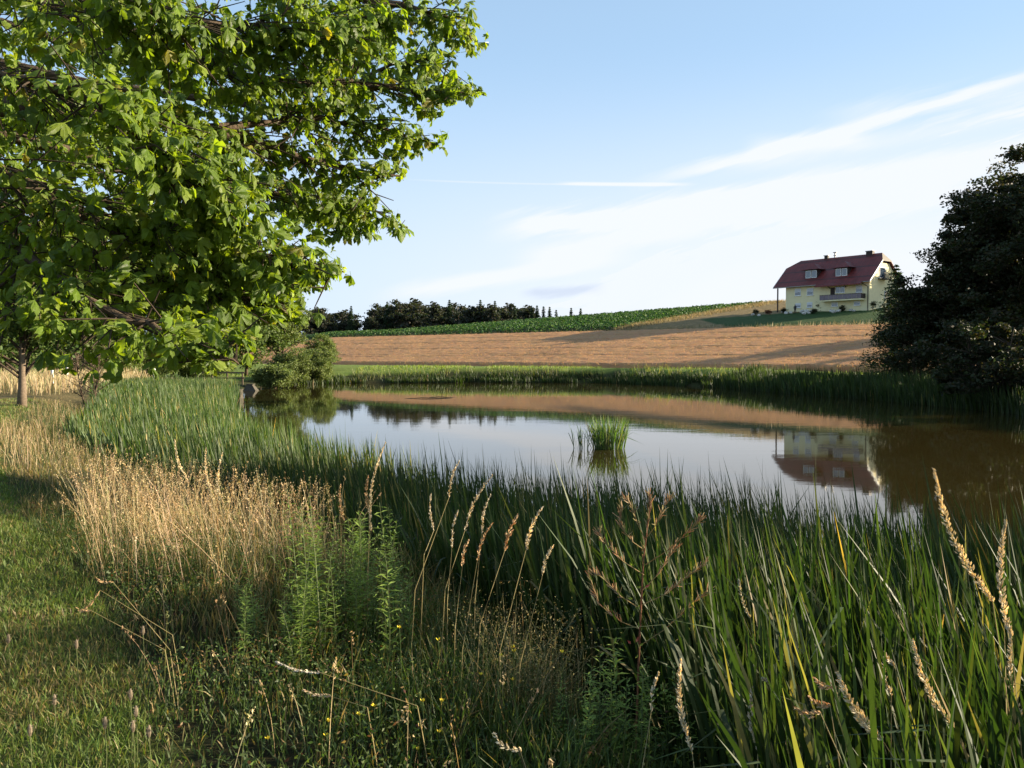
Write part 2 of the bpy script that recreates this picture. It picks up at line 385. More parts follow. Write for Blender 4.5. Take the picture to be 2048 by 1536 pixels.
def ground_col(x, y):
    s, t, track, crop, wheat, lawn = regions(x, y)
    d = seg_dist(x, y, POND); ins = inside(x, y, POND)
    c = np.tile(np.array([.12, .17, .035]), (len(x), 1))                       # meadow
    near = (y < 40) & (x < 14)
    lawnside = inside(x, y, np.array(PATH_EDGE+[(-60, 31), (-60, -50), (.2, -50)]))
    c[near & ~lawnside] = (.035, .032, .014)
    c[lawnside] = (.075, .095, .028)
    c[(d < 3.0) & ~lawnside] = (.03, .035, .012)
    c[(y >= 28) & (y < 66) & (x < -17)] = (.10, .085, .04)
    c[wheat] = (.20, .12, .05)
    c[(s >= 0) & ~wheat & ~crop] = (.20, .15, .075)
    c[crop] = (.03, .045, .016)
    c[track] = (.30, .23, .12)
    c[lawn] = (.035, .07, .022)
    c[ins] = (.03, .025, .012)
    c[(s > 130)] = (.05, .07, .03)
    return c
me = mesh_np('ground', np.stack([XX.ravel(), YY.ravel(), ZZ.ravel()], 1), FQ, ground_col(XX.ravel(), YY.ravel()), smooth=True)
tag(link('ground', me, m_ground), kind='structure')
# water sheet
pw = np.array(POND); ctr = pw.mean(0); big = pw + (pw-ctr)/np.linalg.norm(pw-ctr, axis=1)[:, None]*1.5
mb = MB(); mb.add([(p[0], p[1], WATER) for p in big], [tuple(range(len(big)))])
wo = mb.build('water', m_water); tag(wo, kind='structure')

# ------------------------------------------------------------------ vector built vegetation
def blades(name, base, h, w, lean_dir, lean, curve, face, col0, col1, segs=3, mat=None, parent=None, kink=None):
    """tapering leaves: base (n,3), height, width, lean direction (angle), lean, curve and facing angle per blade"""
    n = len(base); rows = segs+1; t = np.linspace(0, 1, rows)
    out = (lean[:, None]*t+curve[:, None]*t**2.2)*h[:, None]
    up = h[:, None]*(t-(lean[:, None]**2*.35+np.abs(curve[:, None])*.45)*t**2)
    if kink is not None:      # bent over leaves fold above the kink
        over = np.clip(t[None, :]-kink[:, None], 0, 1); up = up-over*h[:, None]*1.25; out = out+over*h[:, None]*.75
    cx = base[:, 0:1]+np.cos(lean_dir)[:, None]*out; cy = base[:, 1:2]+np.sin(lean_dir)[:, None]*out; cz = base[:, 2:3]+up
    prof = np.where(t < .6, 1.0, np.sqrt(np.clip(1-((t-.6)/.4)**1.5, 0.0, 1)))*(.75+.25*np.minimum(t*3, 1)); prof[-1] = .03
    hw = .5*w[:, None]*prof[None, :]
    tw = face[:, None]+t[None, :]*.6
    dx, dy = np.cos(tw)*hw, np.sin(tw)*hw
    V = np.stack([np.stack([cx-dx, cy-dy, cz], -1), np.stack([cx+dx, cy+dy, cz], -1)], 2).reshape(-1, 3)
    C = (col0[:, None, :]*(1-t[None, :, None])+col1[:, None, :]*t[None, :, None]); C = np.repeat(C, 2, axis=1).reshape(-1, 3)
    b = (np.arange(n)*rows*2)[:, None]+(np.arange(segs)*2)[None, :]; b = b.ravel()
    return mesh_np(name, V, np.stack([b, b+1, b+3, b+2], 1), C)
def cards(P, size, R=R, aspect=.5, up=None, tilt=1.0):
    """leaf shaped diamonds at points P, random attitude"""
    n = len(P); a = R.normal(size=(n, 3)); a[:, 2] = a[:, 2]*.6-.15
    if up is not None: a = a*tilt+up
    a /= np.linalg.norm(a, axis=1)[:, None]
    b = np.cross(a, R.normal(size=(n, 3))); b /= (np.linalg.norm(b, axis=1)[:, None]+1e-9)
    s = (size if np.ndim(size) else np.full(n, size))[:, None]
    c = np.cross(a, b)*.12
    V = np.stack([P-a*s*.5, P+b*s*aspect*.5+a*s*.05+c*s, P+a*s*.5, P-b*s*aspect*.5+a*s*.05+c*s], 1).reshape(-1, 3)
    k = np.arange(n)*4
    return V, np.stack([k, k+1, k+2, k+3], 1)
def sample_poly(poly, n, R=R):
    poly = np.array(poly); lo, hi = poly.min(0), poly.max(0); out = np.zeros((0, 2))
    while len(out) < n:
        p = R.uniform(lo, hi, (n*3, 2)); out = np.vstack([out, p[inside(p[:, 0], p[:, 1], poly)]])
    return out[:n]
def ncol(n, c, v=.25, R=R):
    c = np.array(c); k = 1+R.uniform(-v, v, (n, 1)); return c*k*(1+R.uniform(-.08, .08, (n, 3)))
def pick(n, cols, ps, v=.22):
    i = R.choice(len(cols), n, p=ps); return ncol(n, np.array(cols)[i], v)
def on(p, dz=0.0): return np.column_stack([p, gz(p[:, 0], p[:, 1])+dz])
def merge(name, parts):
    V = []; Fs = []; C = []; b = 0
    for me in parts:
        nv = len(me.vertices); v = np.zeros(nv*3, np.float32); me.vertices.foreach_get('co', v); V.append(v.reshape(-1, 3))
        nl = len(me.loops); l = np.zeros(nl, np.int32); me.loops.foreach_get('vertex_index', l); Fs.append(l.reshape(-1, 4)+b)
        c = np.zeros(nv*4, np.float32); me.color_attributes['Col'].data.foreach_get('color', c); C.append(c.reshape(-1, 4)[:, :3]); b += nv
        bpy.data.meshes.remove(me)
    return mesh_np(name, np.vstack(V), np.vstack(Fs), np.vstack(C))

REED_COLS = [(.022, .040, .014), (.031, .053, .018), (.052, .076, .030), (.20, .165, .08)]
def reeds(p, hmin, hmax, w, seed_dry=.05, segs=3, leany=.18, top=None):
    n = len(p); b = on(p); b[:, 2] = np.maximum(b[:, 2], WATER-.15)
    h = R.uniform(hmin, hmax, n)*(1+.10*lump(p[:, 0], p[:, 1], 2.2, 1))
    if top is not None: h = np.clip(top+.62*sm(8.2, 4.5, p[:, 1])+np.abs(R.normal(0, .20, n))*R.choice([-1.6, .75], n)+.07*lump(p[:, 0], p[:, 1], 1.7, 1)-b[:, 2], .35, 2.2)
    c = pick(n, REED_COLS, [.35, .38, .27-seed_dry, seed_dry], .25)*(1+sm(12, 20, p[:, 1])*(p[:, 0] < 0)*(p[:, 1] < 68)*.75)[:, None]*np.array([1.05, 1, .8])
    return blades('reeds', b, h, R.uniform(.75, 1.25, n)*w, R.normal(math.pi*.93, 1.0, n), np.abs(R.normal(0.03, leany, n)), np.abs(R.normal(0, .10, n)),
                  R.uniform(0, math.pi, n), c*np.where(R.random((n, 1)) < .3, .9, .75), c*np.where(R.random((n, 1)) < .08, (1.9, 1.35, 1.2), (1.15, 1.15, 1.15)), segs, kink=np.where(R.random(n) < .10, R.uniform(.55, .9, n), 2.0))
# reed belt on the near shore
water_side = [(14, 5.6), (4.9, 7.0), (4.1, 8.8), (3.2, 10.9), (.8, 12.0), (-.7, 13.1), (-3.7, 17.4), (-7.5, 23.8), (-12.5, 36), (-16.5, 50), (-20.8, 62)]
belt = water_side + LAND_EDGE[::-1] + [(14, 1.5)]
P = sample_poly(belt, 160000)
dist = np.hypot(P[:, 0], P[:, 1]); gap = lump(P[:, 0], P[:, 1], 1.9, 5)
pr = np.where(P[:, 1] < 14, .88, np.where(P[:, 1] < 30, .34, .20)); pr = np.where(gap < -.42, pr*.25, pr)
dw = seg_dist(P[:, 0], P[:, 1], np.array(WEDGE), False); pr *= np.where((dw < .5) & (P[:, 1] < 14), .55, 1)
pr *= (P[:, 0] < 8)
P = P[R.random(len(P)) < pr]
nearP = P[P[:, 1] < 14]; midP = P[(P[:, 1] >= 14) & (P[:, 1] < 30)]; farP = P[P[:, 1] >= 30]
def slope_h(p): return 1.0
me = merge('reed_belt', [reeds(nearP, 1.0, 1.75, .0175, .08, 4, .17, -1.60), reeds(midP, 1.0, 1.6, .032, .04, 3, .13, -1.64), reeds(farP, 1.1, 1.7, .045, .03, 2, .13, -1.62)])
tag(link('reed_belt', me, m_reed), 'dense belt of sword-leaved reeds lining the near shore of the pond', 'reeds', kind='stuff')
# far bank reeds
farline = np.array([(-25, 91.5), (-19, 97.5), (-4, 99.5), (11, 98.5), (21, 84.5), (24, 69.5), (26.8, 59.5), (28.3, 45), (24.5, 36)])
def along(line, n, spread, off=0.0):
    seg = np.diff(line, axis=0); L = np.hypot(*seg.T); i = R.choice(len(seg), n, p=L/L.sum()); u = R.random(n)
    q = line[i]+seg[i]*u[:, None]; nn = np.stack([-seg[i, 1], seg[i, 0]], 1)/L[i, None]
    return q+nn*(off+R.uniform(-1, 1, n)*spread)[:, None]
q = along(farline, 17000, 1.3, .7); q = q[lump(q[:, 0], q[:, 1], .55, 3) > -.50]
q2 = along(farline[4:], 9000, 2.4, 1.8)
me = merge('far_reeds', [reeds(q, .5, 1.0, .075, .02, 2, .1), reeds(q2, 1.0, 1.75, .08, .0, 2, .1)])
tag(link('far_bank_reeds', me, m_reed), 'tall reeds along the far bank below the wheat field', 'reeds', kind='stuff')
# reed clump standing in open water and the thin one left of it
def clump(px, py, rx, n, h0, h1, label, name):
    c = at(px, py, 5280/(py-712.)); c[2] = WATER
    a = R.uniform(0, 2*math.pi, n); r = np.sqrt(R.random(n))*rx
    b = np.stack([np.cos(a)*r, np.sin(a)*r, np.full(n, -.1)], 1); h = R.uniform(h0, h1, n)
    col = pick(n, [(.07, .12, .035), (.10, .15, .05), (.20, .19, .09)], [.45, .4, .15])
    me = blades(name, b, h, R.uniform(.02, .035, n), a+R.normal(0, .5, n), np.abs(R.normal(.1, .12, n))+r*.18, np.abs(R.normal(.08, .10, n)), R.uniform(0, 3.14, n), col*.8, col*1.2, 4,
                kink=np.where(R.random(n) < .2, R.uniform(.45, .85, n), 2.0))
    tag(link(name, me, m_reed, None, c), label, 'reed clump')
clump(1217, 897, .55, 300, .8, 1.35, 'bushy round reed clump standing alone in the open water', 'reed_clump')
clump(1163, 897, .26, 22, .7, 1.15, 'thin tuft of a few dark reeds left of the bushy clump', 'reed_clump')

# ------------------------------------------------------------------ trees
def curved(p0, p1, n=5, sag=0.0, wob=.06):
    p0, p1 = np.asarray(p0, float), np.asarray(p1, float); L = np.linalg.norm(p1-p0); o = []
    j = R.normal(0, wob*L, 3)
    for i in range(n):
        t = i/(n-1); q = p0*(1-t)+p1*t+j*math.sin(math.pi*t); q[2] += sag*L*math.sin(math.pi*t); o.append(q)
    return o
def crown_tree(name, loc, H, Rx, z0, nclump, nleaf, leaf, cols, label, cat='tree', group=None, trunk=.18, clr=(.5, 1.1), mat=None, bark=None, shape='round', trunks=1, droop=0.0):
    """trunk and limbs of tapering tubes, clumps of leaf diamonds around limb ends; returns the root"""
    root = empty(name, loc, label, cat, group)
    Hc = H-z0; C = []
    while len(C) < nclump:
        u = R.normal(size=3); u /= np.linalg.norm(u); rr = R.uniform(.12, 1)**.6
        zz = (u[2]*rr+1)/2
        if shape == 'round': k = 1.0
        elif shape == 'cone': k = (1.25-zz)*.95
        elif shape == 'block': k = .6+.6*R.random()**.5; zz = R.random()
        elif shape == 'tall': k = .55+.6*math.sin(math.pi*min(1, zz*1.05+.12))
        k *= .8+.35*R.random()
        C.append((u[0]*rr*Rx*k, u[1]*rr*Rx*k, z0+Hc*zz))
    C = np.array(C)
    tb = MB(); tops = []
    for q in range(trunks):
        a = R.uniform(0, 6.28); off = 0 if trunks == 1 else Rx*.18
        top = np.array([math.cos(a)*off*2, math.sin(a)*off*2, H*.9]); base = np.array([math.cos(a)*off*.5, math.sin(a)*off*.5, -.3])
        pts = curved(base, top, 7, 0, .02); tb.tube(pts, [trunk*1.25]+[trunk*(1-.85*i/6) for i in range(1, 7)], 8); tops.append(pts)
    tb.build('trunk', bark or m_bark, root, smooth=True)
    lb = MB()
    for c in C[:: max(1, len(C)//70)]:
        pts = tops[R.integers(trunks)]; zt = np.clip(c[2]-.35*np.hypot(c[0], c[1])-.1*H, z0*.6+.1, H*.8)
        zz = [p[2] for p in pts]; i = int(np.clip(np.searchsorted(zz, zt), 1, len(pts)-1)); w = (zt-zz[i-1])/(zz[i]-zz[i-1]+1e-6)
        s0 = pts[i-1]*(1-w)+pts[i]*w
        L = np.linalg.norm(c-s0); r0 = min(trunk*.5, .02+L*.014)
        lb.tube(curved(s0, c, 5, .08, .05), [r0, r0*.8, r0*.6, r0*.4, r0*.15], 5, cap=False)
    lb.build('limbs', m_twig, root, smooth=True)['kind'] = 'stuff'
    per = nleaf//len(C); rad_ = R.uniform(clr[0], clr[1], len(C))
    ci = np.repeat(np.arange(len(C)), per); n = len(ci)
    u = R.normal(size=(n, 3)); u /= np.linalg.norm(u, axis=1)[:, None]; rr = R.random(n)**.45
    sg = R.random(n) < .16; sd = R.normal(size=(len(C), 4, 3)); sd[..., 2] = np.abs(sd[..., 2])*.8; sd /= np.linalg.norm(sd, axis=2)[..., None]
    u = np.where(sg[:, None], sd[ci, R.integers(4, size=n)]+R.normal(0, .07, (n, 3)), u); rr = np.where(sg, R.uniform(.6, 1.65, n), rr)
    Pp = C[ci]+u*(rr*rad_[ci])[:, None]*np.array([1.15, 1.15, .7]); Pp[:, 2] -= droop*np.hypot(u[:, 0], u[:, 1])*rr*rad_[ci]
    V, Fq = cards(Pp, R.uniform(.7, 1.3, n)*leaf, aspect=.6)
    cc = pick(n, cols, [1/len(cols)]*len(cols), .28)*(1+R.uniform(-.18, .18, len(C))[ci])[:, None]
    o = link('crown', mesh_np('crown', V, Fq, np.repeat(cc, 4, axis=0)), mat or m_fol, root); o['kind'] = 'stuff'
    return root
def spruce(name, loc, H, Rb, label, group=None, tiers=26, per=13, leaf=.16, dense=26, cols=((.028, .05, .024), (.038, .06, .03)), z0=.06):
    root = empty(name, loc, label, 'tree', group)
    tb = MB(); tb.tube([(0, 0, -.3), (0, 0, H*.5), (0, 0, H*.99)], [H*.016, H*.01, .01], 7); tb.build('trunk', m_bark, root, smooth=True)
    P = []; lb = MB()
    for i in range(tiers):
        f = i/(tiers-1); z = H*(z0+(1-z0)*f*.98); L = Rb*(1-f)**.85*(R.uniform(.85, 1.1))+.12
        for j in range(per):
            a = R.uniform(0, 6.28); l = L*R.uniform(.6, 1.12); tip = np.array([math.cos(a)*l, math.sin(a)*l, z-l*.28+.1*l]); b = np.array([0, 0, z+.02])
            m = int(dense*(.25+.75*(1-f))*1.0); t = R.random(m)**.7
            q = b+(tip-b)*t[:, None]; q[:, 2] -= np.sin(t*3.14)*l*.06; q += R.normal(0, .05*l+.04, (m, 3))*np.array([1, 1, .6]); q[:, 2] -= np.abs(R.normal(0, .08, m))*l*.6
            P.append(q)
            if j % 4 == 0: lb.tube([b, (b+tip)/2+[0, 0, .02*l], tip], [.02+.01*l, .015, .004], 4, cap=False)
    lb.build('limbs', m_twig, root)['kind'] = 'stuff'
    P = np.vstack(P); V, Fq = cards(P, R.uniform(.7, 1.4, len(P))*leaf, aspect=.35)
    o = link('crown', mesh_np('crown', V, Fq, np.repeat(pick(len(P), list(cols), [.5, .5], .3), 4, axis=0)), m_fol, root); o['kind'] = 'stuff'
    return root
def gp(px, Yd):
    x = (px-1024)/F*Yd; return np.array([x, Yd, float(gz(np.array([x]), np.array([Yd]))[0])])
def toH(py, Yd, base): return (712-py)/F*Yd-base[2]
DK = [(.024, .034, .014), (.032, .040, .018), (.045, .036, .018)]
MG = [(.075, .115, .03), (.09, .13, .036), (.11, .145, .042)]
OL = [(.13, .165, .05), (.16, .19, .065), (.11, .145, .045)]
# big dark trees closing the view on the right
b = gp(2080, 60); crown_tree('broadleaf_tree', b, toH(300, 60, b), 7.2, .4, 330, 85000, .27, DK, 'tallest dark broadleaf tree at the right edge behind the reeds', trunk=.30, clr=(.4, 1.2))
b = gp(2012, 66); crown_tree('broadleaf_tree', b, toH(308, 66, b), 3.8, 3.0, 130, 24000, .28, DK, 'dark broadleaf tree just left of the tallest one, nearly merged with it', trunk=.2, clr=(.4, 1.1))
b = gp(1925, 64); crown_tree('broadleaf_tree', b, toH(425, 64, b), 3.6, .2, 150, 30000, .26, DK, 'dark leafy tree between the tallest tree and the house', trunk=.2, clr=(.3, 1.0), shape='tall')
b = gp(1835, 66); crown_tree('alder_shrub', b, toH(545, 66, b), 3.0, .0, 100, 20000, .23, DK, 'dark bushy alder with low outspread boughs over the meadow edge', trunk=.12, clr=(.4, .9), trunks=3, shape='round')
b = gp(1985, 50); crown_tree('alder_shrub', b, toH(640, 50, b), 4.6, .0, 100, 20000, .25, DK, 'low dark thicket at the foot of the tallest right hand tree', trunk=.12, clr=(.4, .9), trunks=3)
b = gp(1790, 74); spruce('spruce_tree', b, toH(528, 74, b), 3.7, 'dark spruce standing in front of the house gable', tiers=34, per=16, leaf=.24, dense=34)
b = gp(1872, 96); spruce('spruce_tree', b, toH(528, 96, b), 2.6, 'slim pointed spruce peeking over the dark alders', tiers=26, per=14, leaf=.24)
# trees outside the frame on the sun side whose shade the photograph shows
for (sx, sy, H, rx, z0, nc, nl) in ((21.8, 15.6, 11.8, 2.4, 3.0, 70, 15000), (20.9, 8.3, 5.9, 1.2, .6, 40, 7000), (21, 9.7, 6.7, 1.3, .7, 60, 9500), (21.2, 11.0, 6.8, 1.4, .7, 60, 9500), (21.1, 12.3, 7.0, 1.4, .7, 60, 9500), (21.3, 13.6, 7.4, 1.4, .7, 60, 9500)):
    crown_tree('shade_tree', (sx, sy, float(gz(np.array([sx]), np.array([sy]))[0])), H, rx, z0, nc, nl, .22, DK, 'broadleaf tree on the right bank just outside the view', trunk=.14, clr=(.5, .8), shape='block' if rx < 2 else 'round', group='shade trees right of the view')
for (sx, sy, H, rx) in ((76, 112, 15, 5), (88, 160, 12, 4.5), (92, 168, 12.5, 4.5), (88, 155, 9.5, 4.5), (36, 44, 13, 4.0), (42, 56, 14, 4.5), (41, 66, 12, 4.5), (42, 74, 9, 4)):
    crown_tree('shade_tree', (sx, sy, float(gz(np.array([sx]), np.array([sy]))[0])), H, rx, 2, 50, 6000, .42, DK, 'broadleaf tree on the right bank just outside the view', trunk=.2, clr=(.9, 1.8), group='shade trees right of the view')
# trees left of the pond's far end
left = [(15, 70, 520, 4.5, 'leftmost background tree behind the trunk of the young chestnut', MG, 'broadleaf_tree', .5), (105, 84, 560, 4.8, 'background tree behind the dry meadow right of the young chestnut', MG, 'broadleaf_tree', .5), (200, 100, 575, 5.2, 'background tree behind the twiggy shrub', MG, 'broadleaf_tree', .5),
        (150, 58, 415, 4.2, 'broad tree behind the young chestnut, glimpsed through its boughs', MG, 'broadleaf_tree', 1.2),
        (255, 92, 500, 5.0, 'rounded tree left of the pond end, half hidden by chestnut boughs', MG, 'broadleaf_tree', .9),
        (345, 96, 535, 5.0, 'round green tree whose top shows between chestnut boughs', MG, 'broadleaf_tree', .9),
        (415, 97, 545, 5.6, 'spreading tree on the bank above the concrete outlet', MG, 'broadleaf_tree', .9),
        (492, 100, 572, 4.6, 'wide low tree left of the three-stemmed tree', MG, 'broadleaf_tree', 1.1),
        (560, 108, 585, 3.5, 'three-stemmed tree with the wheat field showing under its crown', OL, 'broadleaf_tree', 1.9)]
for (px, Yd, top, rx, lab, cols, nm, z0) in left:
    b = gp(px, Yd); crown_tree(nm, b, toH(top, Yd, b), rx, z0, 100, 12000, .32, cols, lab, trunk=.2, clr=(.6, 1.25), trunks=3 if px == 560 else 1, group='trees by the far left end of the pond')
for px, Yd, top, rx, lab, cols in ((645, 112, 672, 2.3, 'small round bush before the wheat at the pond end', MG), (585, 92, 703, 2.5, 'rounded olive willow bush on the left water edge', OL),
                                   (632, 95, 697, 2.2, 'taller willow bush right of the rounded one', MG), (548, 82, 738, 2.0, 'low grassy sedge mound beside the headwall', OL), (405, 84, 700, 3.2, 'dark green bush behind the wooden railing', MG),
                                   (300, 80, 690, 3.4, 'green bush above the left reed bed near a marker post', MG), (225, 62, 690, 2.6, 'green bush between the twiggy shrub and the reeds', MG)):
    b = gp(px, Yd); b[2] = max(b[2], WATER+.1)
    crown_tree('willow_bush', b, toH(top, Yd, b)+.2, rx, .0, 110, 15000, .18, OL, lab, 'bush', trunk=.06, clr=(.35, .65), trunks=3, group='bushes at the pond end')
# bare shrub and the young chestnut on the left
b = gp(178, 33); crown_tree('twiggy_shrub', b, 2.6, 1.5, .4, 60, 900, .07, [(.10, .09, .05), (.12, .09, .05)], 'nearly leafless brown twiggy shrub behind the reeds', 'shrub', trunk=.04, clr=(.1, .3), trunks=3)
b = gp(42, 27.5)
crown_tree('young_chestnut', b, 7.0, 2.3, 1.15, 80, 13000, .17, [(.06, .10, .025), (.08, .12, .03)], 'young chestnut with a thin straight trunk on the lawn', trunk=.14, clr=(.35, .8), bark=m_bark_light, droop=.4)
# distant wood on the skyline
protos = []
for v in range(4):
    p = crown_tree('pine_tree', (0, 0, 0), 20, 4.2, 3+v, 34, 1500, 1.15, [(.030, .040, .026), (.038, .046, .032), (.05, .045, .035)], 'dark tree of the distant wood on the skyline', group='trees of the distant wood', trunk=.3, clr=(1.2, 2.4), shape='tall'); protos.append(p)
sp0 = spruce('spruce_tree', (0, 0, 0), 20, 3.6, 'pointed spruce rising from the distant wood', 'pointed spruces of the distant wood', tiers=30, per=10, leaf=.85, dense=18); used = set()
wood = [(x, 420+R.uniform(-25, 30), 622+R.uniform(-6, 8)-6*math.sin(i)) for i, x in enumerate(np.arange(612, 716, 11))]
wood += [(x, 395+R.uniform(-20, 40), 610-8*math.exp(-((x-815)/40)**2)+.022*max(0, x-840)+R.uniform(-4, 6)) for x in np.arange(746, 1062, 9.5)]
wood += [(x, 440+R.uniform(0, 30), 614+R.uniform(-3, 4)) for x in np.arange(750, 1050, 14)]
for i, (px, Yd, top) in enumerate(wood):
    k = i % 4; r = protos[k] if k not in used else copy_tree(protos[k]); used.add(k)
    r['label'] = 'dark tree of the smaller skyline group left of the gap' if px < 725 else ('dark tree of the skyline wood behind the left of the green crop' if i < 45 else 'rear tree of the main skyline wood')
    r['group'] = r['label'].replace('dark tree', 'dark trees').replace('rear tree', 'rear trees')
    g = gp(px, Yd); h = toH(top, Yd, g); r.location = tuple(g); s = h/20; r.scale = (s*R.uniform(.9, 1.2), s*R.uniform(.9, 1.2), s); r.rotation_euler[2] = R.uniform(0, 6.28)
for i, (px, top) in enumerate([(703, 612), (899, 600), (961, 600), (990, 602), (1030, 612), (1064, 615), (1074, 611), (1087, 613), (1099, 614), (1112, 620), (1142, 616), (1161, 617), (775, 604)]):
    r = sp0 if i == 0 else copy_tree(sp0)
    g = gp(px, 385); h = toH(top, 385, g); r.location = tuple(g); s = h/20; r.scale = (s, s, s); r.rotation_euler[2] = R.uniform(0, 6.28)

# ------------------------------------------------------------------ fields
# standing wheat: a raised rough mass of ears with tramlines, and ears sticking out
ss = np.arange(0, 40.5, .42); tt = np.arange(-100, 100, .6); TT, SS = np.meshgrid(tt, ss)
tr = np.minimum.reduce([np.abs(SS-k-.6*np.sin(TT*.05+k)) for k in (7.2, 8.9, 15.4, 17.1, 25, 26.7, 33)])
hh = .75-.18*np.exp(-(tr/.22)**2); hh *= sm(-.2, .8, SS); hh += R.normal(0, .045, SS.shape)+.06*lump(TT, SS, .5, 1)
hh = np.where(SS < .3, -.2, hh)
xw, yw = st_inv(SS.ravel(), TT.ravel()); zw = -1.85+.15*SS.ravel()+hh.ravel()
k = np.arange(len(ss)*len(tt)).reshape(len(ss), len(tt)); fq = np.stack([k[:-1, :-1], k[:-1, 1:], k[1:, 1:], k[1:, :-1]], -1).reshape(-1, 4)
cw = ncol(len(xw), (.53, .29, .13), .08)*(1-.15*np.exp(-(tr.ravel()/.3)**2))[:, None]*(1+.10*lump(xw, yw, .12, 4))[:, None]
tag(link('wheat_field', mesh_np('wheat_field', np.stack([xw, yw, zw], 1), fq, cw), m_dry), 'ripe reddish tan wheat field on the slope beyond the pond', 'wheat field', kind='stuff')
n = 60000; s_ = R.uniform(0.1, 40, n); t_ = R.uniform(-100, 95, n); x_, y_ = st_inv(s_, t_)
trn = np.minimum.reduce([np.abs(s_-k-.6*np.sin(t_*.05+k)) for k in (7.2, 8.9, 15.4, 17.1, 25, 26.7, 33)]); kp = trn > .22; s_, t_, x_, y_ = s_[kp], t_[kp], x_[kp], y_[kp]; n = len(s_)
c = ncol(n, (.57, .35, .16), .2)
me = blades('ears', np.stack([x_, y_, -1.85+.15*s_+.45], 1), R.uniform(.35, .55, n), R.uniform(.05, .11, n), R.uniform(0, 6.28, n), np.abs(R.normal(0, .25, n)), R.uniform(0, .2, n), R.uniform(0, 3.1, n), c*.9, c*1.1, 1)
tag(link('wheat_ears', me, m_dry), 'ears standing up along the surface of the tan wheat field', 'wheat', kind='stuff')
# leafy green crop in rows up to the crest
n = 38000; s_ = 42+ (R.random(n)**.9)*85; t_ = R.uniform(-115, 40, n); s_ = np.round(s_/1.0)*1.0+R.normal(0, .16, n); x_, y_ = st_inv(s_, t_)
_, _, _, cr, _, _ = regions(x_, y_); x_, y_, s_ = x_[cr], y_[cr], s_[cr]; n = len(x_)
P3 = np.stack([x_, y_, gz(x_, y_)], 1); a = np.repeat(P3, 3, axis=0)+R.normal(0, 1, (n*3, 3))*np.array([.16, .16, .10])+[0, 0, .38]
V, Fq = cards(a, R.uniform(.35, .7, n*3), aspect=.5); c = pick(n*3, [(.035, .085, .026), (.055, .115, .035), (.11, .16, .06)], [.5, .38, .12], .25)
tag(link('green_crop', mesh_np('green_crop', V, Fq, np.repeat(c, 4, axis=0)), m_fol), 'rows of leafy green root crop on the upper hill slope', 'crop', kind='stuff')
# dry margin between the fields, weeds by the lawn
def tufts(name, x, y, h0, h1, w, cols, ps, label, cat, segs=1, mat=m_dry, lean=.25, dz=0.0):
    n = len(x); c = pick(n, cols, ps, .25); b = np.stack([x, y, gz(x, y)+dz], 1)
    me = blades(name, b, R.uniform(h0, h1, n), R.uniform(.7, 1.3, n)*w, R.uniform(0, 6.28, n), np.abs(R.normal(0, lean, n)), R.uniform(0, .25, n), R.uniform(0, 3.1, n), c*.85, c*1.15, segs)
    return tag(link(name, me, mat), label, cat, kind='stuff')
n = 9000; s_ = 41.2+R.normal(0, 1.1, n); t_ = R.uniform(-100, 90, n); x_, y_ = st_inv(s_, t_)
n2 = 6000; s2 = R.uniform(43, 95, n2); t2 = -7+(s2-44)*.22+R.normal(0, 1.6, n2); x2, y2 = st_inv(s2, t2)
tufts('field_margin', np.r_[x_, x2], np.r_[y_, y2], .35, .85, .10, [(.34, .27, .15), (.24, .2, .11), (.12, .13, .06)], [.45, .35, .2], 'pale dry grass margin running between wheat and green crop', 'dry grass')
nw = 900; sw = R.uniform(40.3, 43.2, nw); tw_ = R.uniform(8, 52, nw); xw_, yw_ = st_inv(sw, tw_)
tufts('flowering_weeds', xw_, yw_, .4, 1.1, .12, [(.45, .42, .34), (.22, .2, .13), (.12, .13, .07)], [.3, .4, .3], 'whitish weeds gone to seed between the house lawn and the wheat', 'weeds')
q = along(farline, 9000, 9.0, 12.0); s3, _ = st(q[:, 0], q[:, 1]); dd = seg_dist(q[:, 0], q[:, 1], POND); q = q[(s3 < -.8) & (dd > 2)]
tufts('meadow_grass', q[:, 0], q[:, 1], .12, .38, .12, [(.14, .20, .04), (.18, .23, .05), (.20, .21, .07)], [.4, .4, .2], 'bright green meadow strip between far reeds and wheat', 'grass', mat=m_grass)
q = along(farline[:6]-[0, .3], 700, 1.2, 2.8); tufts('meadow_weeds', q[:, 0], q[:, 1], .8, 1.5, .09, [(.15, .17, .06), (.22, .2, .08)], [.6, .4], 'taller weeds poking out of the far meadow edge', 'weeds', mat=m_grass)

# ------------------------------------------------------------------ the house
u = np.array([.62, -.784]); u /= np.linalg.norm(u); bk = np.array([-u[1], u[0]])    # along facade, backwards
HL = np.array([53.7, 162.3]); HZ = 8.35; LW, DW = 17.1, 10.5
house = empty('apartment_house', (HL[0], HL[1], HZ), 'pale yellow two-storey house with red half-hipped roof on the hill', 'house', rz=math.atan2(u[1], u[0]))
EV, RG = 5.15, 10.65; MID = DW/2
def loc_(px, py, off=0.0):
    """facade pixel -> (x along wall, z above base)"""
    d = ray(px, py); n = -bk; p0 = HL+n*off
    t = np.dot(n, p0)/np.dot(n, d[:2]); p = d*t
    return float(np.dot(p[:2]-HL, u)), float(p[2]-HZ)
pitch = (RG-EV)/(MID+.8)
hipx, hipz = 2.2, 9.2
mb = MB(); 
wt = EV+.25
mb.box((0, 0, -2.5), (LW, DW, wt)); 
mb.build('wall', m_render, house)
gb = MB(); gb.prism([(0, wt), (DW, wt), (DW-3.6, 8.7), (3.6, 8.7)], .0, LW)
gb.build('gable_wall', m_render, house)
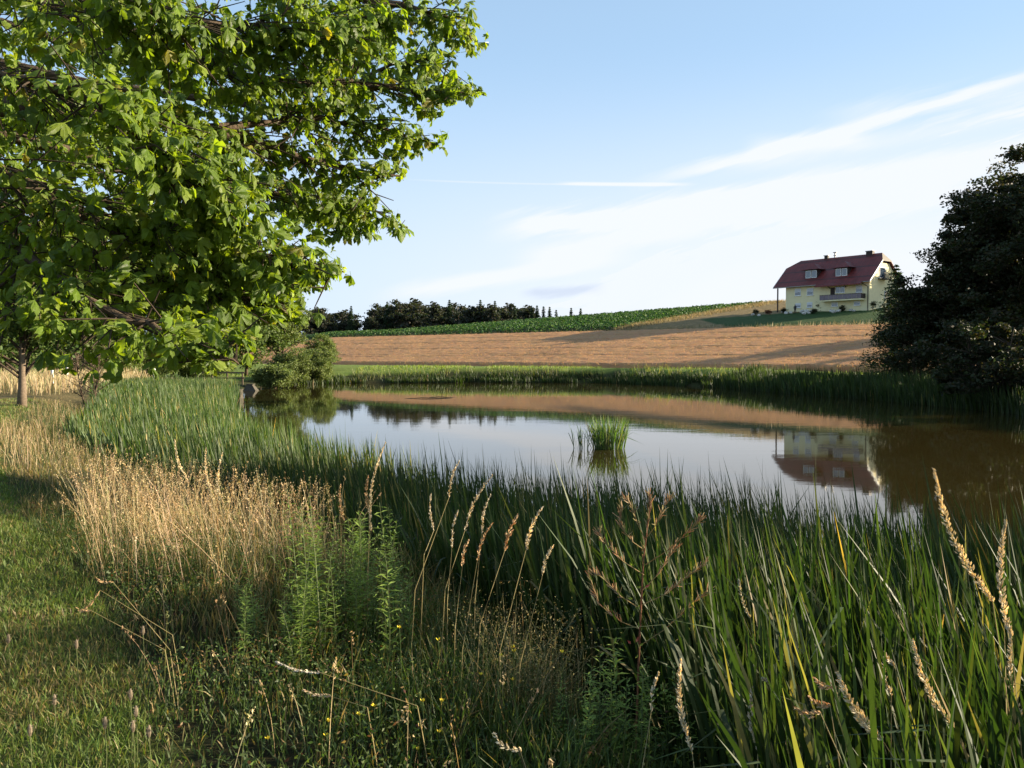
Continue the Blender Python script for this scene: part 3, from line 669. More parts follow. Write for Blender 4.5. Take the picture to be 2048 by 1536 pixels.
# roof: two slopes with half hips at both ends
rb = MB(); x0, x1 = -2.3, LW+.45; yv = -.8; T = .22
ze = EV; yh = yv+(hipz-ze)/pitch; rl, rr = .0, LW-.5
for sgn in (0, 1):
    Yf = (lambda y: y) if sgn == 0 else (lambda y: DW-y)
    q = [(x0, Yf(yv), ze), (x1, Yf(yv), ze), (x1, Yf(yh), hipz), (rr, MID, RG), (rl, MID, RG), (x0, Yf(yh), hipz)]
    lo = [(a, b_, c-T) for a, b_, c in q]; n6 = 6
    fs = [tuple(range(6)), tuple(reversed(range(6, 12)))]+[(i, i+6, (i+1) % 6+6, (i+1) % 6) for i in range(6)]
    rb.add(q+lo, fs)
roof = rb.build('roof', m_roof, house)
hb = MB()
for xa, xr in ((x0-.02, rl), (x1+.02, rr)):
    q = [(xa, yh, hipz+.01), (xa, DW-yh, hipz+.01), (xr, MID, RG+.03)]; lo = [(a, b_, c-.2) for a, b_, c in q]
    hb.add(q+lo, [(0, 1, 2), (5, 4, 3), (0, 3, 4, 1), (1, 4, 5, 2), (2, 5, 3, 0)])
hb.build('hip_roof', m_hip, house)
br = MB(); bx0, _ = loc_(1638, 568); bx1, _ = loc_(1730, 566)
br.prism([(-.78, ze+.02), (-1.7, ze-.42), (-1.7, ze-.62), (-.78, ze-.2)], bx0, bx1); br.build('balcony_roof', m_roof, house)
vb = MB()
for xx in (x0, x1-.0):
    vb.prism([(yv-.02, ze-.24), (yv-.02, ze+.05), (yh, hipz+.05), (yh, hipz-.26)], xx-.06 if xx < 0 else xx+.02, xx-.0 if xx < 0 else xx+.08)
vb.build('verge_board', m_white, house)
gt = MB(); gt.box((x0, yv-.14, ze-.2), (bx0-.05, yv-.02, ze-.06)); gt.box((bx1+.05, yv-.14, ze-.2), (x1, yv-.02, ze-.06)); gt.build('gutter', m_metal, house)
def window(px0, py0, px1, py1, shut=0.0, off=0.0, panes=1, dark=False):
    xa, za = loc_(px0, py1, off); xb, zb = loc_(px1, py0, off); y = -off
    f = MB(); t = .09
    f.box((xa, y-.07, za), (xb, y-.015, za+t)); f.box((xa, y-.07, zb-t), (xb, y-.015, zb)); f.box((xa, y-.07, za+t), (xa+t, y-.015, zb-t)); f.box((xb-t, y-.07, za+t), (xb, y-.015, zb-t))
    for i in range(1, panes):
        xm = xa+(xb-xa)*i/panes; f.box((xm-.05, y-.07, za+t), (xm+.05, y-.015, zb-t))
    o = f.build('window', m_white, house)
    zs = zb-t-(zb-za-2*t)*shut
    p = MB(); p.box((xa+t, y-.04, za+t), (xb-t, y-.012, zs)); p.build('pane', m_glass, o)
    if shut > 0:
        k = MB()
        nn = max(2, int((zb-zs)/.16))
        for j in range(nn):
            z1 = zb-t-(zb-t-zs)*j/nn; z2 = zb-t-(zb-t-zs)*(j+1)/nn+.015; k.box((xa+t, y-.06-.004*(j % 2), z2), (xb-t, y-.045, z1))
        k.build('shutter', m_shut, o)
    s = MB(); s.box((xa-.08, y-.16, za-.08), (xb+.08, y-.01, za-.005)); s.build('sill', m_white, o)
    return o
for a in ((1590, 577, 1602, 592, .55), (1614, 576, 1627, 591, .5), (1591, 606, 1602, 616, .5), (1614, 604, 1625, 615, .55), (1663, 604, 1676, 613, .5), (1708, 602, 1721, 611, .35), (1712, 569, 1725, 585, .6)): window(*a)
window(1671, 572, 1690, 586, .0, 0, 2); 
dxa, dza = loc_(1661, 590); dxb, dzb = loc_(1670, 575); d_ = MB(); d_.box((dxa, -.05, dza), (dxb, -.01, dzb)); d_.build('balcony_door', m_dark, house)
# balcony
xa, z0_ = loc_(1648, 597); xb, _ = loc_(1731, 595); zb_ = 2.0
bal = MB(); bal.box((xa, -1.5, zb_-.2), (xb, -.005, zb_)); bal = bal.build('balcony', m_render, house)
pn = int((xb-xa)/.9)
for i in range(pn):
    k = MB(); xq = xa+(xb-xa)*i/pn; k.box((xq+.03, -1.5, zb_+.06), (xq+(xb-xa)/pn-.03, -1.45, zb_+.92)); k.build('railing_panel', m_rail, bal)
k = MB(); k.box((xa-.02, -1.54, zb_+.93), (xb+.02, -1.42, zb_+1.0)); k.box((xa, -1.5, zb_+.06), (xa+.05, -.01, zb_+.93)); k.box((xb-.05, -1.5, zb_+.06), (xb, -.01, zb_+.93)); k.build('handrail', m_dark, bal)
for xq in (loc_(1660, 571)[0], loc_(1692, 571)[0]):
    k = MB(); k.tube([(xq, -.02, 4.3), (xq, -1.0, 4.75)], .09, 4); k.build('bracket', m_dark, house)
# dormers
for (pa, pb, ptop, pbot) in ((1611, 1634, 540, 557), (1671, 1695, 536, 553)):
    dy = .75; xa, za = loc_(pa, pbot, -dy); xb, zb = loc_(pb, ptop, -dy)
    body = MB(); yb = dy+3.6; body.box((xa-.1, dy, za-.3), (xb+.1, yb, zb+.12)); dm = body.build('dormer', m_dark, house)
    f = MB()
    for (q0, q1) in ((xa+.05, (xa+xb)/2-.08), ((xa+xb)/2+.08, xb-.05)):
        f.box((q0, dy-.06, za), (q1, dy-.01, za+.1)); f.box((q0, dy-.06, zb-.1), (q1, dy-.01, zb)); f.box((q0, dy-.06, za+.1), (q0+.09, dy-.01, zb-.1)); f.box((q1-.09, dy-.06, za+.1), (q1, dy-.01, zb-.1))
    f.build('window_frame', m_white, dm)
    p = MB()
    for (q0, q1) in ((xa+.14, (xa+xb)/2-.17), ((xa+xb)/2+.17, xb-.14)): p.box((q0, dy-.04, za+.1), (q1, dy-.008, zb-.1))
    p.build('pane', m_glass, dm)
    r_ = MB(); xm = (xa+xb)/2; rz_ = zb+1.35
    q = [(xa-.75, dy-.55, zb+.18), (xb+.75, dy-.55, zb+.18), (xb+.75, dy+2.6, zb+.18), (xa-.75, dy+2.6, zb+.18), (xm-.25, dy+.7, rz_), (xm+.25, dy+.7, rz_), (xm+.25, dy+3.4, rz_), (xm-.25, dy+3.4, rz_)]
    r_.add(q, [(0, 1, 5, 4), (1, 2, 6, 5), (2, 3, 7, 6), (3, 0, 4, 7), (4, 5, 6, 7), (3, 2, 1, 0)]); r_.build('dormer_roof', m_roof, dm)
# chimneys, downpipe, left post, gable features
for (pa, pb, tz, w) in ((1650, 1657, RG+.45, .5), (1734, 1747, RG+.45, .8)):
    xq, _ = loc_(pa, 512, -MID); xr2, _ = loc_(pb, 512, -MID); k = MB(); k.box((xq, MID-w/2, RG-.8), (xr2, MID+w/2, tz)); ch = k.build('chimney', m_dark, roof)
    k = MB(); k.box((xq-.12, MID-w/2-.12, tz+.002), (xr2+.12, MID+w/2+.12, tz+.12)); k.build('chimney_cap', m_metal, roof)
xq, _ = loc_(1670, 508, -MID); k = MB(); k.tube([(xq, MID, RG-.2), (xq, MID, RG+.9)], .12, 8); k.tube([(xq, MID, RG+.9), (xq, MID, RG+1.0)], .38, 8); k.tube([(xq, MID, RG+.35), (xq, MID, RG+.42)], .3, 8); k.build('vent_pipe', m_metal, roof)
k = MB(); xq = LW-.25; k.tube([(xq-1.1, -.85, ze-.2), (xq-.3, -.2, ze-.75), (xq, -.12, ze-1.0), (xq, -.12, -.6)], .07, 6); k.build('downpipe', m_dark, house)
xq, _ = loc_(1556, 600, .3); k = MB(); k.box((xq-.1, -.5, -1.5), (xq+.1, -.3, ze-.2)); k.build('roof_post', m_dark, house)
k = MB(); k.box((LW+.01, 2.9, 5.6), (LW+1.2, 5.4, 5.8)); gbal = k.build('gable_balcony', m_dark, house)
k = MB()
for yy in np.arange(2.95, 5.4, .35): k.box((LW+1.14, yy, 5.85), (LW+1.19, yy+.12, 6.7))
k.box((LW+1.12, 2.9, 6.7), (LW+1.22, 5.4, 6.78)); k.build('railing', m_dark, gbal)
for (ya, yb_, za, zb) in ((3.4, 5.6, 5.85, 7.9), (5.2, 6.6, 2.2, 3.6), (7.4, 8.6, 2.2, 3.6), (6.2, 7.4, -.6, 1.2)):
    k = MB(); k.box((LW+.01, ya, za), (LW+.07, yb_, zb)); o = k.build('window', m_white, house); k = MB(); k.box((LW+.075, ya+.12, za+.12), (LW+.09, yb_-.12, zb-.12)); k.build('pane', m_glass, o)

# stones, shrubs and a standing person before the facade
def rock_mesh(seed):
    r = np.random.default_rng(seed); import bmesh
    bm = bmesh.new(); bmesh.ops.create_icosphere(bm, subdivisions=2, radius=.5)
    for v in bm.verts: v.co *= 1+r.normal(0, .13); v.co.z *= .72
    me = bpy.data.meshes.new('rock'); bm.to_mesh(me); bm.free(); me.materials.append(m_rock); return me
rm = [rock_mesh(i) for i in range(4)]
def hill(px, py):
    return ground(px, py, 100, 300)
for i, (px, py, s) in enumerate([(1567, 625, .9), (1572, 628, .8), (1582, 627, .7), (1604, 625, .9), (1608, 629, .8), (1613, 625, 1.0), (1618, 628, .7), (1622, 624, .6), (1663, 624, .8), (1668, 626, .9), (1672, 621, .8), (1677, 624, .9), (1702, 622, .7), (1708, 623, .6), (1712, 620, .6), (1506, 631, .7), (1518, 632, .6)]):
    g = hill(px, py); o = bpy.data.objects.new('boulder', rm[i % 4]); COL.objects.link(o); o.location = (g[0], g[1], g[2]+.22*s); o.scale = (s, s, s); o.rotation_euler = (R.uniform(-.4, .4), R.uniform(-.4, .4), R.uniform(0, 6))
    tag(o, 'pale boulder edging the flower beds in front of the yellow house', 'boulder', 'pale boulders before the house')
for i, (px, py, r0, lab) in enumerate([(1640, 622, .85, 'roundest dark shrub before the middle of the house facade'), (1568, 626, .55, 'low shrub at the left corner of the house'), (1628, 627, .5, 'low shrub among the boulders left of the round shrub'),
                                       (1685, 622, .6, 'low shrub under the left end of the balcony'), (1745, 619, .9, 'dark shrub at the foot of the gable corner'), (1512, 630, .6, 'small shrub on the lawn left of the house'), (1536, 629, .5, 'reddish small shrub on the lawn beside the roof post')]):
    g = hill(px, py); crown_tree('garden_shrub', g, r0*1.9, r0, .05, 14, 700, .16, DK if i != 6 else [(.16, .05, .03), (.12, .05, .03)], lab, 'shrub', trunk=.03, clr=(.2, .45))
g = hill(1590, 627)
def person(loc, label):
    root = empty('person', loc, label, 'person')
    pts = {'pel': (0, 0, .93), 'ch': (0, .02, 1.3), 'nk': (0, .02, 1.5), 'hd': (0, 0, 1.63), 'tp': (0, 0, 1.74), 'hl': (.1, 0, .88), 'kl': (.11, -.02, .5), 'al': (.11, .03, .08), 'fl': (.12, -.13, .04),
           'hr': (-.1, 0, .88), 'kr': (-.12, 0, .5), 'ar': (-.12, .04, .08), 'fr': (-.14, -.12, .04), 'sl': (.2, .02, 1.42), 'el': (.27, .02, 1.14), 'wl': (.2, -.2, 1.02), 'gl': (.14, -.27, 1.02), 'sr': (-.2, .02, 1.42), 'er': (-.26, .02, 1.12), 'wr': (-.18, -.2, 1.05), 'gr': (-.1, -.26, 1.06)}
    rr = {'pel': .16, 'ch': .17, 'nk': .065, 'hd': .105, 'tp': .08, 'hl': .1, 'kl': .065, 'al': .045, 'fl': .04, 'hr': .1, 'kr': .065, 'ar': .045, 'fr': .04, 'sl': .07, 'el': .05, 'wl': .035, 'gl': .04, 'sr': .07, 'er': .05, 'wr': .035, 'gr': .04}
    E = ['pel-ch', 'ch-nk', 'nk-hd', 'hd-tp', 'pel-hl', 'hl-kl', 'kl-al', 'al-fl', 'pel-hr', 'hr-kr', 'kr-ar', 'ar-fr', 'ch-sl', 'sl-el', 'el-wl', 'wl-gl', 'ch-sr', 'sr-er', 'er-wr', 'wr-gr']
    ks = list(pts); me = bpy.data.meshes.new('body'); me.from_pydata([pts[k] for k in ks], [tuple(ks.index(a) for a in e.split('-')) for e in E], [])
    o = link('body', me, m_cloth, root); md = o.modifiers.new('Skin', 'SKIN'); md.use_smooth_shade = True
    for i, k in enumerate(ks): me.skin_vertices[0].data[i].radius = (rr[k], rr[k]); 
    me.skin_vertices[0].data[0].use_root = True
    o.modifiers.new('Sub', 'SUBSURF').levels = 1; o.modifiers['Sub'].render_levels = 1
    hr = MB(); hr.tube([(0, .02, 1.66), (0, .02, 1.74), (0, .02, 1.79)], [.112, .1, .03], 8); hr.build('hair', m_dark, root, smooth=True)
    return root
pr_ = person((g[0], g[1], g[2]-.1), 'person in dark clothes standing among the boulders before the house'); pr_.rotation_euler = (0, 0, -.6)

# ------------------------------------------------------------------ outlet structure, railing, posts
g = at(467, 797, 62.0); root = empty('concrete_outlet', (g[0], g[1], WATER), 'dark open concrete outlet box at the left edge of the water', 'outlet'); root.scale = (.8, .8, .62)
k = MB(); k.box((-.55, .0, -.4), (-.40, 1.2, 1.0)); k.box((.34, .0, -.4), (.50, 1.2, 1.05)); k.box((-.40, 1.0, -.4), (.28, 1.2, .98)); k.build('side_wall', m_conc, root)
k = MB(); k.box((-.58, -.03, 1.055), (.58, 1.2, 1.12)); k.build('cover_slab', m_conc, root)
for j in range(4): k = MB(); k.box((-.395, .25, -.3+.3*j), (.275, .32, -.02+.3*j)); k.build('stop_board', m_wood, root)
g = at(500, 776, 76.0); root = empty('concrete_headwall', (g[0], g[1], WATER), 'tapered concrete headwall with a lid right of the outlet box', 'headwall')
k = MB(); k.add([(-1.1, -.6, -.3), (1.2, -.6, -.3), (1.2, 1.2, -.3), (-1.1, 1.2, -.3), (-.5, 0, .9), (.3, 0, .9), (.3, 1.0, .9), (-.5, 1.0, .9)], [(0, 1, 5, 4), (1, 2, 6, 5), (2, 3, 7, 6), (3, 0, 4, 7), (4, 5, 6, 7)]); k.build('base', m_conc, root)
k = MB(); k.box((-.65, -.1, .905), (.45, 1.1, 1.0)); k.build('lid', m_conc, root); root.scale = (.62, .62, .62)
g = gp(440, 76); root = empty('wooden_railing', g, 'low grey railing behind the concrete outlet', 'railing')
for j in range(4): k = MB(); k.box((-2.2+1.4*j, -.06, -.2), (-2.08+1.4*j, .06, 1.15)); k.build('post', m_wood, root)
for z in (.5, 1.0): k = MB(); k.box((-2.4, -.12, z), (2.3, -.065, z+.12)); k.build('rail', m_wood, root)
g = gp(521, 86); root = empty('sign_post', g, 'small white sign on a thin post by the willows', 'sign')
k = MB(); k.box((-.04, -.04, -.2), (.04, .04, 1.3)); k.build('post', m_wood, root); k = MB(); k.box((-.26, -.08, 1.05), (.26, -.045, 1.5)); k.build('panel', m_white, root)
for px, Yd, py, lab in ((104, 44, 735, 'white marker post in the dry grass left of the twiggy shrub'), (134, 50, 732, 'farther white marker post beside the twiggy shrub'), (309, 60, 738, 'white marker post above the left reed bed')):
    g = gp(px, Yd); k = MB(); h = toH(py, Yd, g); k.box((-.05, -.05, -.2), (.05, .05, h)); k.add([(-.05, -.05, h), (.05, -.05, h), (.05, .05, h), (-.05, .05, h), (0, 0, h+.06)], [(0, 1, 4), (1, 2, 4), (2, 3, 4), (3, 0, 4)])
    tag(k.build('marker_post', m_white, None, g), lab, 'post')
# floating driftwood streaks
for px, py, L, lab in ((857, 797, 1.8, 'dark drifting branch on the water before the left field reflection'), (884, 795, 1.0, 'shorter dark drifting branch beside the longer one')):
    g = at(px, py, 5280/(py-712.)); k = MB(); k.tube([(-L, 0, 0), (-L*.3, .1, .05), (L*.4, -.05, .03), (L, .1, 0)], [.01, .03, .025, .01], 6); tag(k.build('driftwood', m_wood, None, (g[0], g[1], WATER)), lab, 'driftwood')

# ------------------------------------------------------------------ near bank vegetation
bank = PATH_EDGE + LAND_EDGE[8::-1] + [(1.4, 0)]
bank = np.array(bank)
def bankpts(n, ymax=32): 
    p = sample_poly(bank, n); p = p[(p[:, 1] > 1.6) & (p[:, 1] < ymax)]; return p
# undergrowth of green blades
p = bankpts(85000); d = np.hypot(p[:, 0], p[:, 1]); p = p[R.random(len(p)) < np.clip(1.25-d/16, .12, 1)]
n = len(p); dry = sm(-.2, .5, lump(p[:, 0], p[:, 1], .9, 3)+.35*sm(3.5, 8, p[:, 1])-.1)
cg = pick(n, [(.045, .075, .02), (.07, .10, .028), (.10, .125, .045)], [.4, .4, .2]); cd = pick(n, [(.26, .18, .08), (.30, .23, .11), (.16, .12, .05)], [.4, .3, .3])
isd = R.random(n) < (.12+.5*dry); c = np.where(isd[:, None], cd, cg)
pe = seg_dist(p[:, 0], p[:, 1], np.array(PATH_EDGE), False); uh = (.08+.17*sm(0, 1.5, pe))*np.clip(.9+.4*sm(4.5, 8, p[:, 1])*sm(1.2, -.8, p[:, 0]+.35*(p[:, 1]-5))+.35*lump(p[:, 0], p[:, 1], 2.6, 8), .5, 2)
me = blades('undergrowth', on(p, -.02), uh*R.uniform(.6, 1.7, n), R.uniform(.004, .009, n), R.uniform(0, 6.28, n), np.abs(R.normal(.1, .22, n)), np.abs(R.normal(.15, .2, n)), R.uniform(0, 3.1, n), c*.8, c*1.15, 3)
tag(link('bank_grass', me, m_grass), 'rank mixed green and straw grass covering the near bank', 'grass', kind='stuff')
# small herb leaves
p = bankpts(120000, 16); p = p[(lump(p[:, 0], p[:, 1], 2.2, 9) > -.3) & (p[:, 1] < 6.5+3*R.random(len(p)))]; n = len(p); P3 = on(p); P3[:, 2] += R.random(n)**.8*(.30+.18*lump(p[:, 0], p[:, 1], 3, 4))
V, Fq = cards(P3, R.uniform(.010, .028, n), aspect=.4); c = pick(n, [(.05, .085, .022), (.085, .115, .035), (.19, .12, .05), (.12, .05, .03)], [.5, .33, .13, .04])
tag(link('low_herbs', mesh_np('low_herbs', V, Fq, np.repeat(c, 4, axis=0)), m_grass), 'tangle of small leaved low herbs in the bank grass', 'herbs', kind='stuff')
# tall dry stems with seed heads
def dry_stems(p, h0, h1, cols, ps, name, label, head=True, w=.0035, lean=.14, curve=.12):
    n = len(p); b = on(p, -.02); h = R.uniform(h0, h1, n); ld = R.normal(math.pi*.85, 1.5, n); le = np.abs(R.normal(.03, lean, n)); cu = np.abs(R.normal(.04, curve, n)); c = pick(n, cols, ps, .2)
    parts = [blades('s', b, h, np.full(n, w), ld, le, cu, R.uniform(0, 3.1, n), c*.85, c*1.1, 4)]
    if head:
        K = 11; i = np.repeat(np.arange(n), K); t = 1-R.random(n*K)*.17
        out = (le[i]*t+cu[i]*t**2.2)*h[i]; up = h[i]*(t-(le[i]**2*.35+cu[i]*.45)*t**2)
        Q = b[i]+np.stack([np.cos(ld[i])*out, np.sin(ld[i])*out, up], 1)+R.normal(0, .0035+.006*(1-t)[:, None]*6, (n*K, 3))
        V, Fq = cards(Q, R.uniform(.011, .022, n*K), aspect=.4, up=np.array([0, 0, 1.2])); parts.append(mesh_np('h', V, Fq, np.repeat(c[i]*R.uniform(.85, 1.35, (n*K, 1)), 4, axis=0)))
    return tag(link(name, merge(name, parts), m_dry), label, 'dry grass', kind='stuff')
TAN = [(.42, .32, .18), (.52, .41, .25), (.32, .22, .11), (.22, .22, .09)]
clumpA = [(-2.85, 5.6), (-1.7, 5.4), (-1.2, 6.3), (-2.0, 8.2), (-3.6, 10.2), (-5.6, 10.6), (-4.2, 8.0)]
dry_stems(sample_poly(clumpA, 1700), .35, 1.0, TAN, [.35, .35, .2, .1], 'tall_dry_grass', 'thick stand of tall straw-coloured grass beside the mown path', lean=.2, curve=.18)
p = np.vstack([sample_poly([(-8.5, 13.5), (-4.5, 9), (-3.2, 10.5), (-10, 18.2), (-12, 19)], 700), sample_poly([(-12.2, 19.5), (-10.8, 19.5), (-14.5, 28), (-15.8, 28)], 260)])
dry_stems(p, .25, .6, TAN, [.3, .3, .2, .2], 'golden_grass', 'golden grass fringe farther along the mown path', w=.006)
p = bankpts(700, 9); dry_stems(p, .2, .5, TAN, [.3, .2, .3, .2], 'scattered_dry_stems', 'thin dry stems scattered through the bank grass', w=.003, lean=.3, curve=.2)
p = sample_poly([(-34, 34), (-19, 34), (-26, 60), (-45, 60)], 7000); dry_stems(p, .5, 1.0, [(.46, .37, .22), (.38, .30, .17), (.2, .2, .09)], [.5, .3, .2], 'pale_dry_meadow', 'pale dry tall grass behind the young chestnut', False, .03)
# lawn
lawnpoly = np.array(PATH_EDGE[1:]+[(-18, 31), (-23, 31), (-9, 6), (-5, 1.6)])
p = sample_poly(lawnpoly, 620000); d = np.hypot(p[:, 0], p[:, 1]); p = p[(p[:, 1] > 2.4) & (R.random(len(p)) < np.clip(12/d**1.6, .03, 1)) & (p[:, 0] > -.66*p[:, 1]-.5)]
p = p+R.normal(0, .02, p.shape); n = len(p); dr = lump(p[:, 0], p[:, 1], 1.6, 7)+.6*lump(p[:, 0], p[:, 1], 4.3, 2)
cg = pick(n, [(.095, .145, .032), (.13, .175, .04), (.17, .19, .06)], [.4, .4, .2]); cd = pick(n, [(.24, .18, .08), (.16, .13, .06)], [.6, .4]); c = np.where((R.random(n) < .10+.40*sm(0, .7, dr))[:, None], cd, cg)
dd = np.hypot(p[:, 0], p[:, 1]); me = blades('lawn', on(p, -.005), R.uniform(.025, .085, n)*(1+.3*lump(p[:, 0], p[:, 1], 5, 1)), R.uniform(.0035, .006, n)*np.clip(dd/5, 1, 3), R.uniform(0, 6.28, n), np.abs(R.normal(.2, .3, n)), np.abs(R.normal(.2, .25, n)), R.uniform(0, 3.1, n), c*.8, c*1.15, 2)
tag(link('mown_grass', me, m_grass), 'short mown grass of the path on the left', 'grass', kind='stuff')

# single seed stalks that stand out: each a thing with a stem and a seed head
def stalk(tip, mid, foot, Yd, label, dense=1.0, wide=1.0, colr=(.50, .40, .22), headcut=None, group='tall grass stalks with seed heads', nod=False, cat='grass stalk'):
    """tip, end of head and foot in photograph pixels at distance Yd; the foot is carried down to the ground"""
    T, M, Ft = at(*tip, Yd), at(*mid, Yd*1.0), at(*foot, Yd*.97)
    gzv = float(gz(np.array([Ft[0]]), np.array([Ft[1]]))[0]); dirn = Ft-M; dirn /= np.linalg.norm(dirn); 
    if Ft[2] > gzv: B = Ft+np.array([dirn[0]*.2, 0, 0])*(Ft[2]-gzv); B[2] = gzv-.03
    else: B = Ft
    root = empty('grass_stalk', B, label, cat, group)
    T, M, Ft = T-B, M-B, Ft-B; B0 = np.zeros(3)
    pts = [B0, B0*.4+Ft*.6, Ft, (Ft+M)/2, M]
    k = MB(); k.tube(pts, [.0022, .002, .0018, .0015, .0012], 4, (.36, .30, .14)); k.build('stem', m_dry, root)
    h = MB(); ax = T-M; L = np.linalg.norm(ax); n = int(95*dense*max(.4, L/.25)); a = ax/L
    side = np.cross(a, [0, 1, 0]); side /= np.linalg.norm(side)
    lean_ = side*.12*L
    cs = lambda t: M+ax*t+lean_*math.sin(math.pi*t)*(.6 if not nod else 1.6)
    h.tube([cs(t) for t in (0, .25, .5, .75, 1)], [.0013, .0012, .001, .0009, .0006], 4, (.4, .33, .17))
    for i in range(n):
        t = R.random(); prof = (math.sin(math.pi*min(1, .12+t*.92)))**.6
        o = R.normal(size=3); o -= a*np.dot(o, a); o /= np.linalg.norm(o); r = .0095*wide*prof*R.uniform(.2, 1.0)
        q = cs(t)+o*r; dv = a*.85+o*.5; dv /= np.linalg.norm(dv); s = R.uniform(.012, .021)*(1 if wide < 1.5 else 1.25); w = np.cross(dv, o); w /= np.linalg.norm(w)
        cc = np.array(colr)*R.uniform(.75, 1.3); e = o*s*.14
        h.add([q-dv*s*.5, q+w*s*.16+e, q+dv*s*.5, q-w*s*.16+e, q-e*1.2], [(0, 1, 2), (0, 2, 3), (0, 4, 1), (3, 4, 0), (1, 4, 2), (2, 4, 3)], cc)
    h.build('seed_head', m_dry, root); return root
PL = (.72, .66, .48); OR_ = (.58, .42, .23); GY = (.60, .55, .42)
S = [((1868, 938), (1985, 1200), (2035, 1536), 2.6, 'tallest pale seed stalk leaning left at the right edge over the water', 1.6, 1.4, PL),
     ((2012, 1040), (2022, 1270), (2046, 1536), 2.5, 'upright pale seed stalk at the far right edge', 1.5, 1.2, PL),
     ((2022, 1270), (2046, 1440), (2040, 1536), 2.7, 'lower yellowish seed stalk at the right edge below the upright one', 1.2, 1.0, PL),
     ((1826, 1278), (1902, 1450), (1950, 1536), 2.6, 'dense pale seed stalk leaning left, left of the two edge stalks', 1.6, 1.3, PL),
     ((1675, 1345), (1765, 1480), (1800, 1536), 2.5, 'thick golden seed stalk leaning left in the bottom right tangle', 1.7, 1.6, PL),
     ((1768, 1312), (1783, 1390), (1782, 1536), 2.6, 'thin upright seed stalk right of the thick golden one', .8, .7, GY),
     ((1630, 1357), (1672, 1372), (1700, 1536), 2.5, 'nodding brown seed stalk highest of the bottom right tangle', 1.2, 1.1, OR_),
     ((1590, 1415), (1640, 1424), (1690, 1536), 2.4, 'nodding brown seed stalk lowest left of the bottom right tangle', 1.3, 1.3, OR_),
     ((1617, 1390), (1660, 1410), (1680, 1536), 2.45, 'nodding brown seed stalk in the middle of the bottom right tangle', 1.2, 1.2, OR_),
     ((1505, 1372), (1516, 1500), (1515, 1536), 2.7, 'slender upright grey seed stalk before the dark reeds', 1.0, .9, GY),
     ((1362, 1320), (1384, 1500), (1388, 1536), 2.6, 'dense straw seed stalk beside the green herb clump at the bottom', 1.5, 1.2, PL),
     ((1318, 1345), (1303, 1420), (1285, 1536), 2.8, 'thin seed stalk crossing the green herb clump at the bottom', 1.0, .7, PL),
     ((1478, 1158), (1500, 1235), (1530, 1400), 3.6, 'white tipped seed stalk amid lit reed blades', 1.2, .9, (.6, .58, .45)),
     ((1768, 1303), (1788, 1330), (1845, 1536), 2.8, 'hooked seed stalk bending over left of the dense leaning stalk', .9, .9, GY),
     ((1522, 1355), (1536, 1362), (1585, 1536), 2.9, 'tiny hooked seed stalk before the dark reeds', .7, .8, GY),
     ((918, 922), (898, 995), (830, 1180), 4.6, 'tallest centre seed stalk rising before the reeds', 1.0, 1.1, GY),
     ((985, 950), (930, 1060), (890, 1180), 4.4, 'long leaning seed stalk right of the tallest centre one', 1.1, 1.1, GY),
     ((862, 988), (868, 1060), (848, 1110), 4.6, 'curved seed stalk left of the tallest centre one', 1.0, .9, GY),
     ((982, 988), (964, 1065), (950, 1200), 4.5, 'thin grey seed stalk between the leaning centre stalks', .9, .8, GY),
     ((1086, 1013), (1052, 1100), (1000, 1300), 4.0, 'straw seed stalk above the bushy dry tuft', 1.2, 1.2, PL),
     ((917, 1020), (904, 1095), (895, 1200), 4.5, 'short seed stalk below the tallest centre one', .9, .9, GY),
     ((985, 1046), (955, 1120), (925, 1300), 4.1, 'brown seed stalk leaning right at centre', 1.0, 1.0, OR_),
     ((1036, 1030), (1010, 1100), (960, 1250), 4.1, 'loose branched seed stalk at centre', .8, 1.8, OR_),
     ((771, 885), (742, 1060), (730, 1200), 5.0, 'tall straw seed stalk above the bright green herbs', 1.2, 1.0, PL),
     ((737, 950), (739, 1030), (735, 1200), 5.0, 'orange upright seed stalk in the bright green herbs', 1.2, 1.1, OR_),
     ((681, 970), (688, 1040), (690, 1200), 5.0, 'seed stalk left of the bright green herbs', 1.0, 1.0, OR_),
     ((1107, 1090), (1085, 1150), (1040, 1330), 3.9, 'right-hand seed stalk of the bushy dry tuft', 1.1, 1.0, PL),
     ((938, 1080), (925, 1130), (910, 1260), 4.2, 'low orange seed stalk at centre', 1.1, 1.2, OR_),
     ((445, 905), (440, 1000), (450, 1200), 5.6, 'right-hand tall seed stalk of the dry stand', 1.2, 1.0, PL),
     ((412, 895), (428, 1000), (440, 1200), 5.8, 'left-hand tall seed stalk of the dry stand', 1.2, 1.0, PL),
     ((350, 880), (375, 960), (410, 1200), 5.8, 'seed stalk leaning left over the dry stand', 1.2, 1.0, PL),
     ((152, 1215), (180, 1220), (330, 1300), 3.9, 'low arching stalk bending left over the mown path', .7, .9, OR_),
     ((192, 1155), (225, 1163), (340, 1300), 4.0, 'upper arching stalk bending left over the mown path', .7, .9, OR_),
     ((168, 1218), (200, 1180), (345, 1270), 4.1, 'drooping stalk above the mown path with a hanging tip', .7, .9, OR_),
     ((550, 1322), (640, 1345), (835, 1412), 3.3, 'long whitish stalk lying across the bank', .9, .6, (.7, .66, .56)),
     ((607, 1380), (660, 1392), (735, 1415), 3.2, 'short pale stalk lying below the long whitish one', .8, .6, (.6, .5, .35)),
     ((988, 1465), (1040, 1500), (1060, 1560), 2.7, 'arching pale seed stalk at the bottom edge', 1.0, 1.0, PL)]
for q in S:
    stalk(q[0], q[1], q[2], q[3], q[4], q[5], q[6], q[7], nod=('nodding' in q[4] or 'arching' in q[4]))
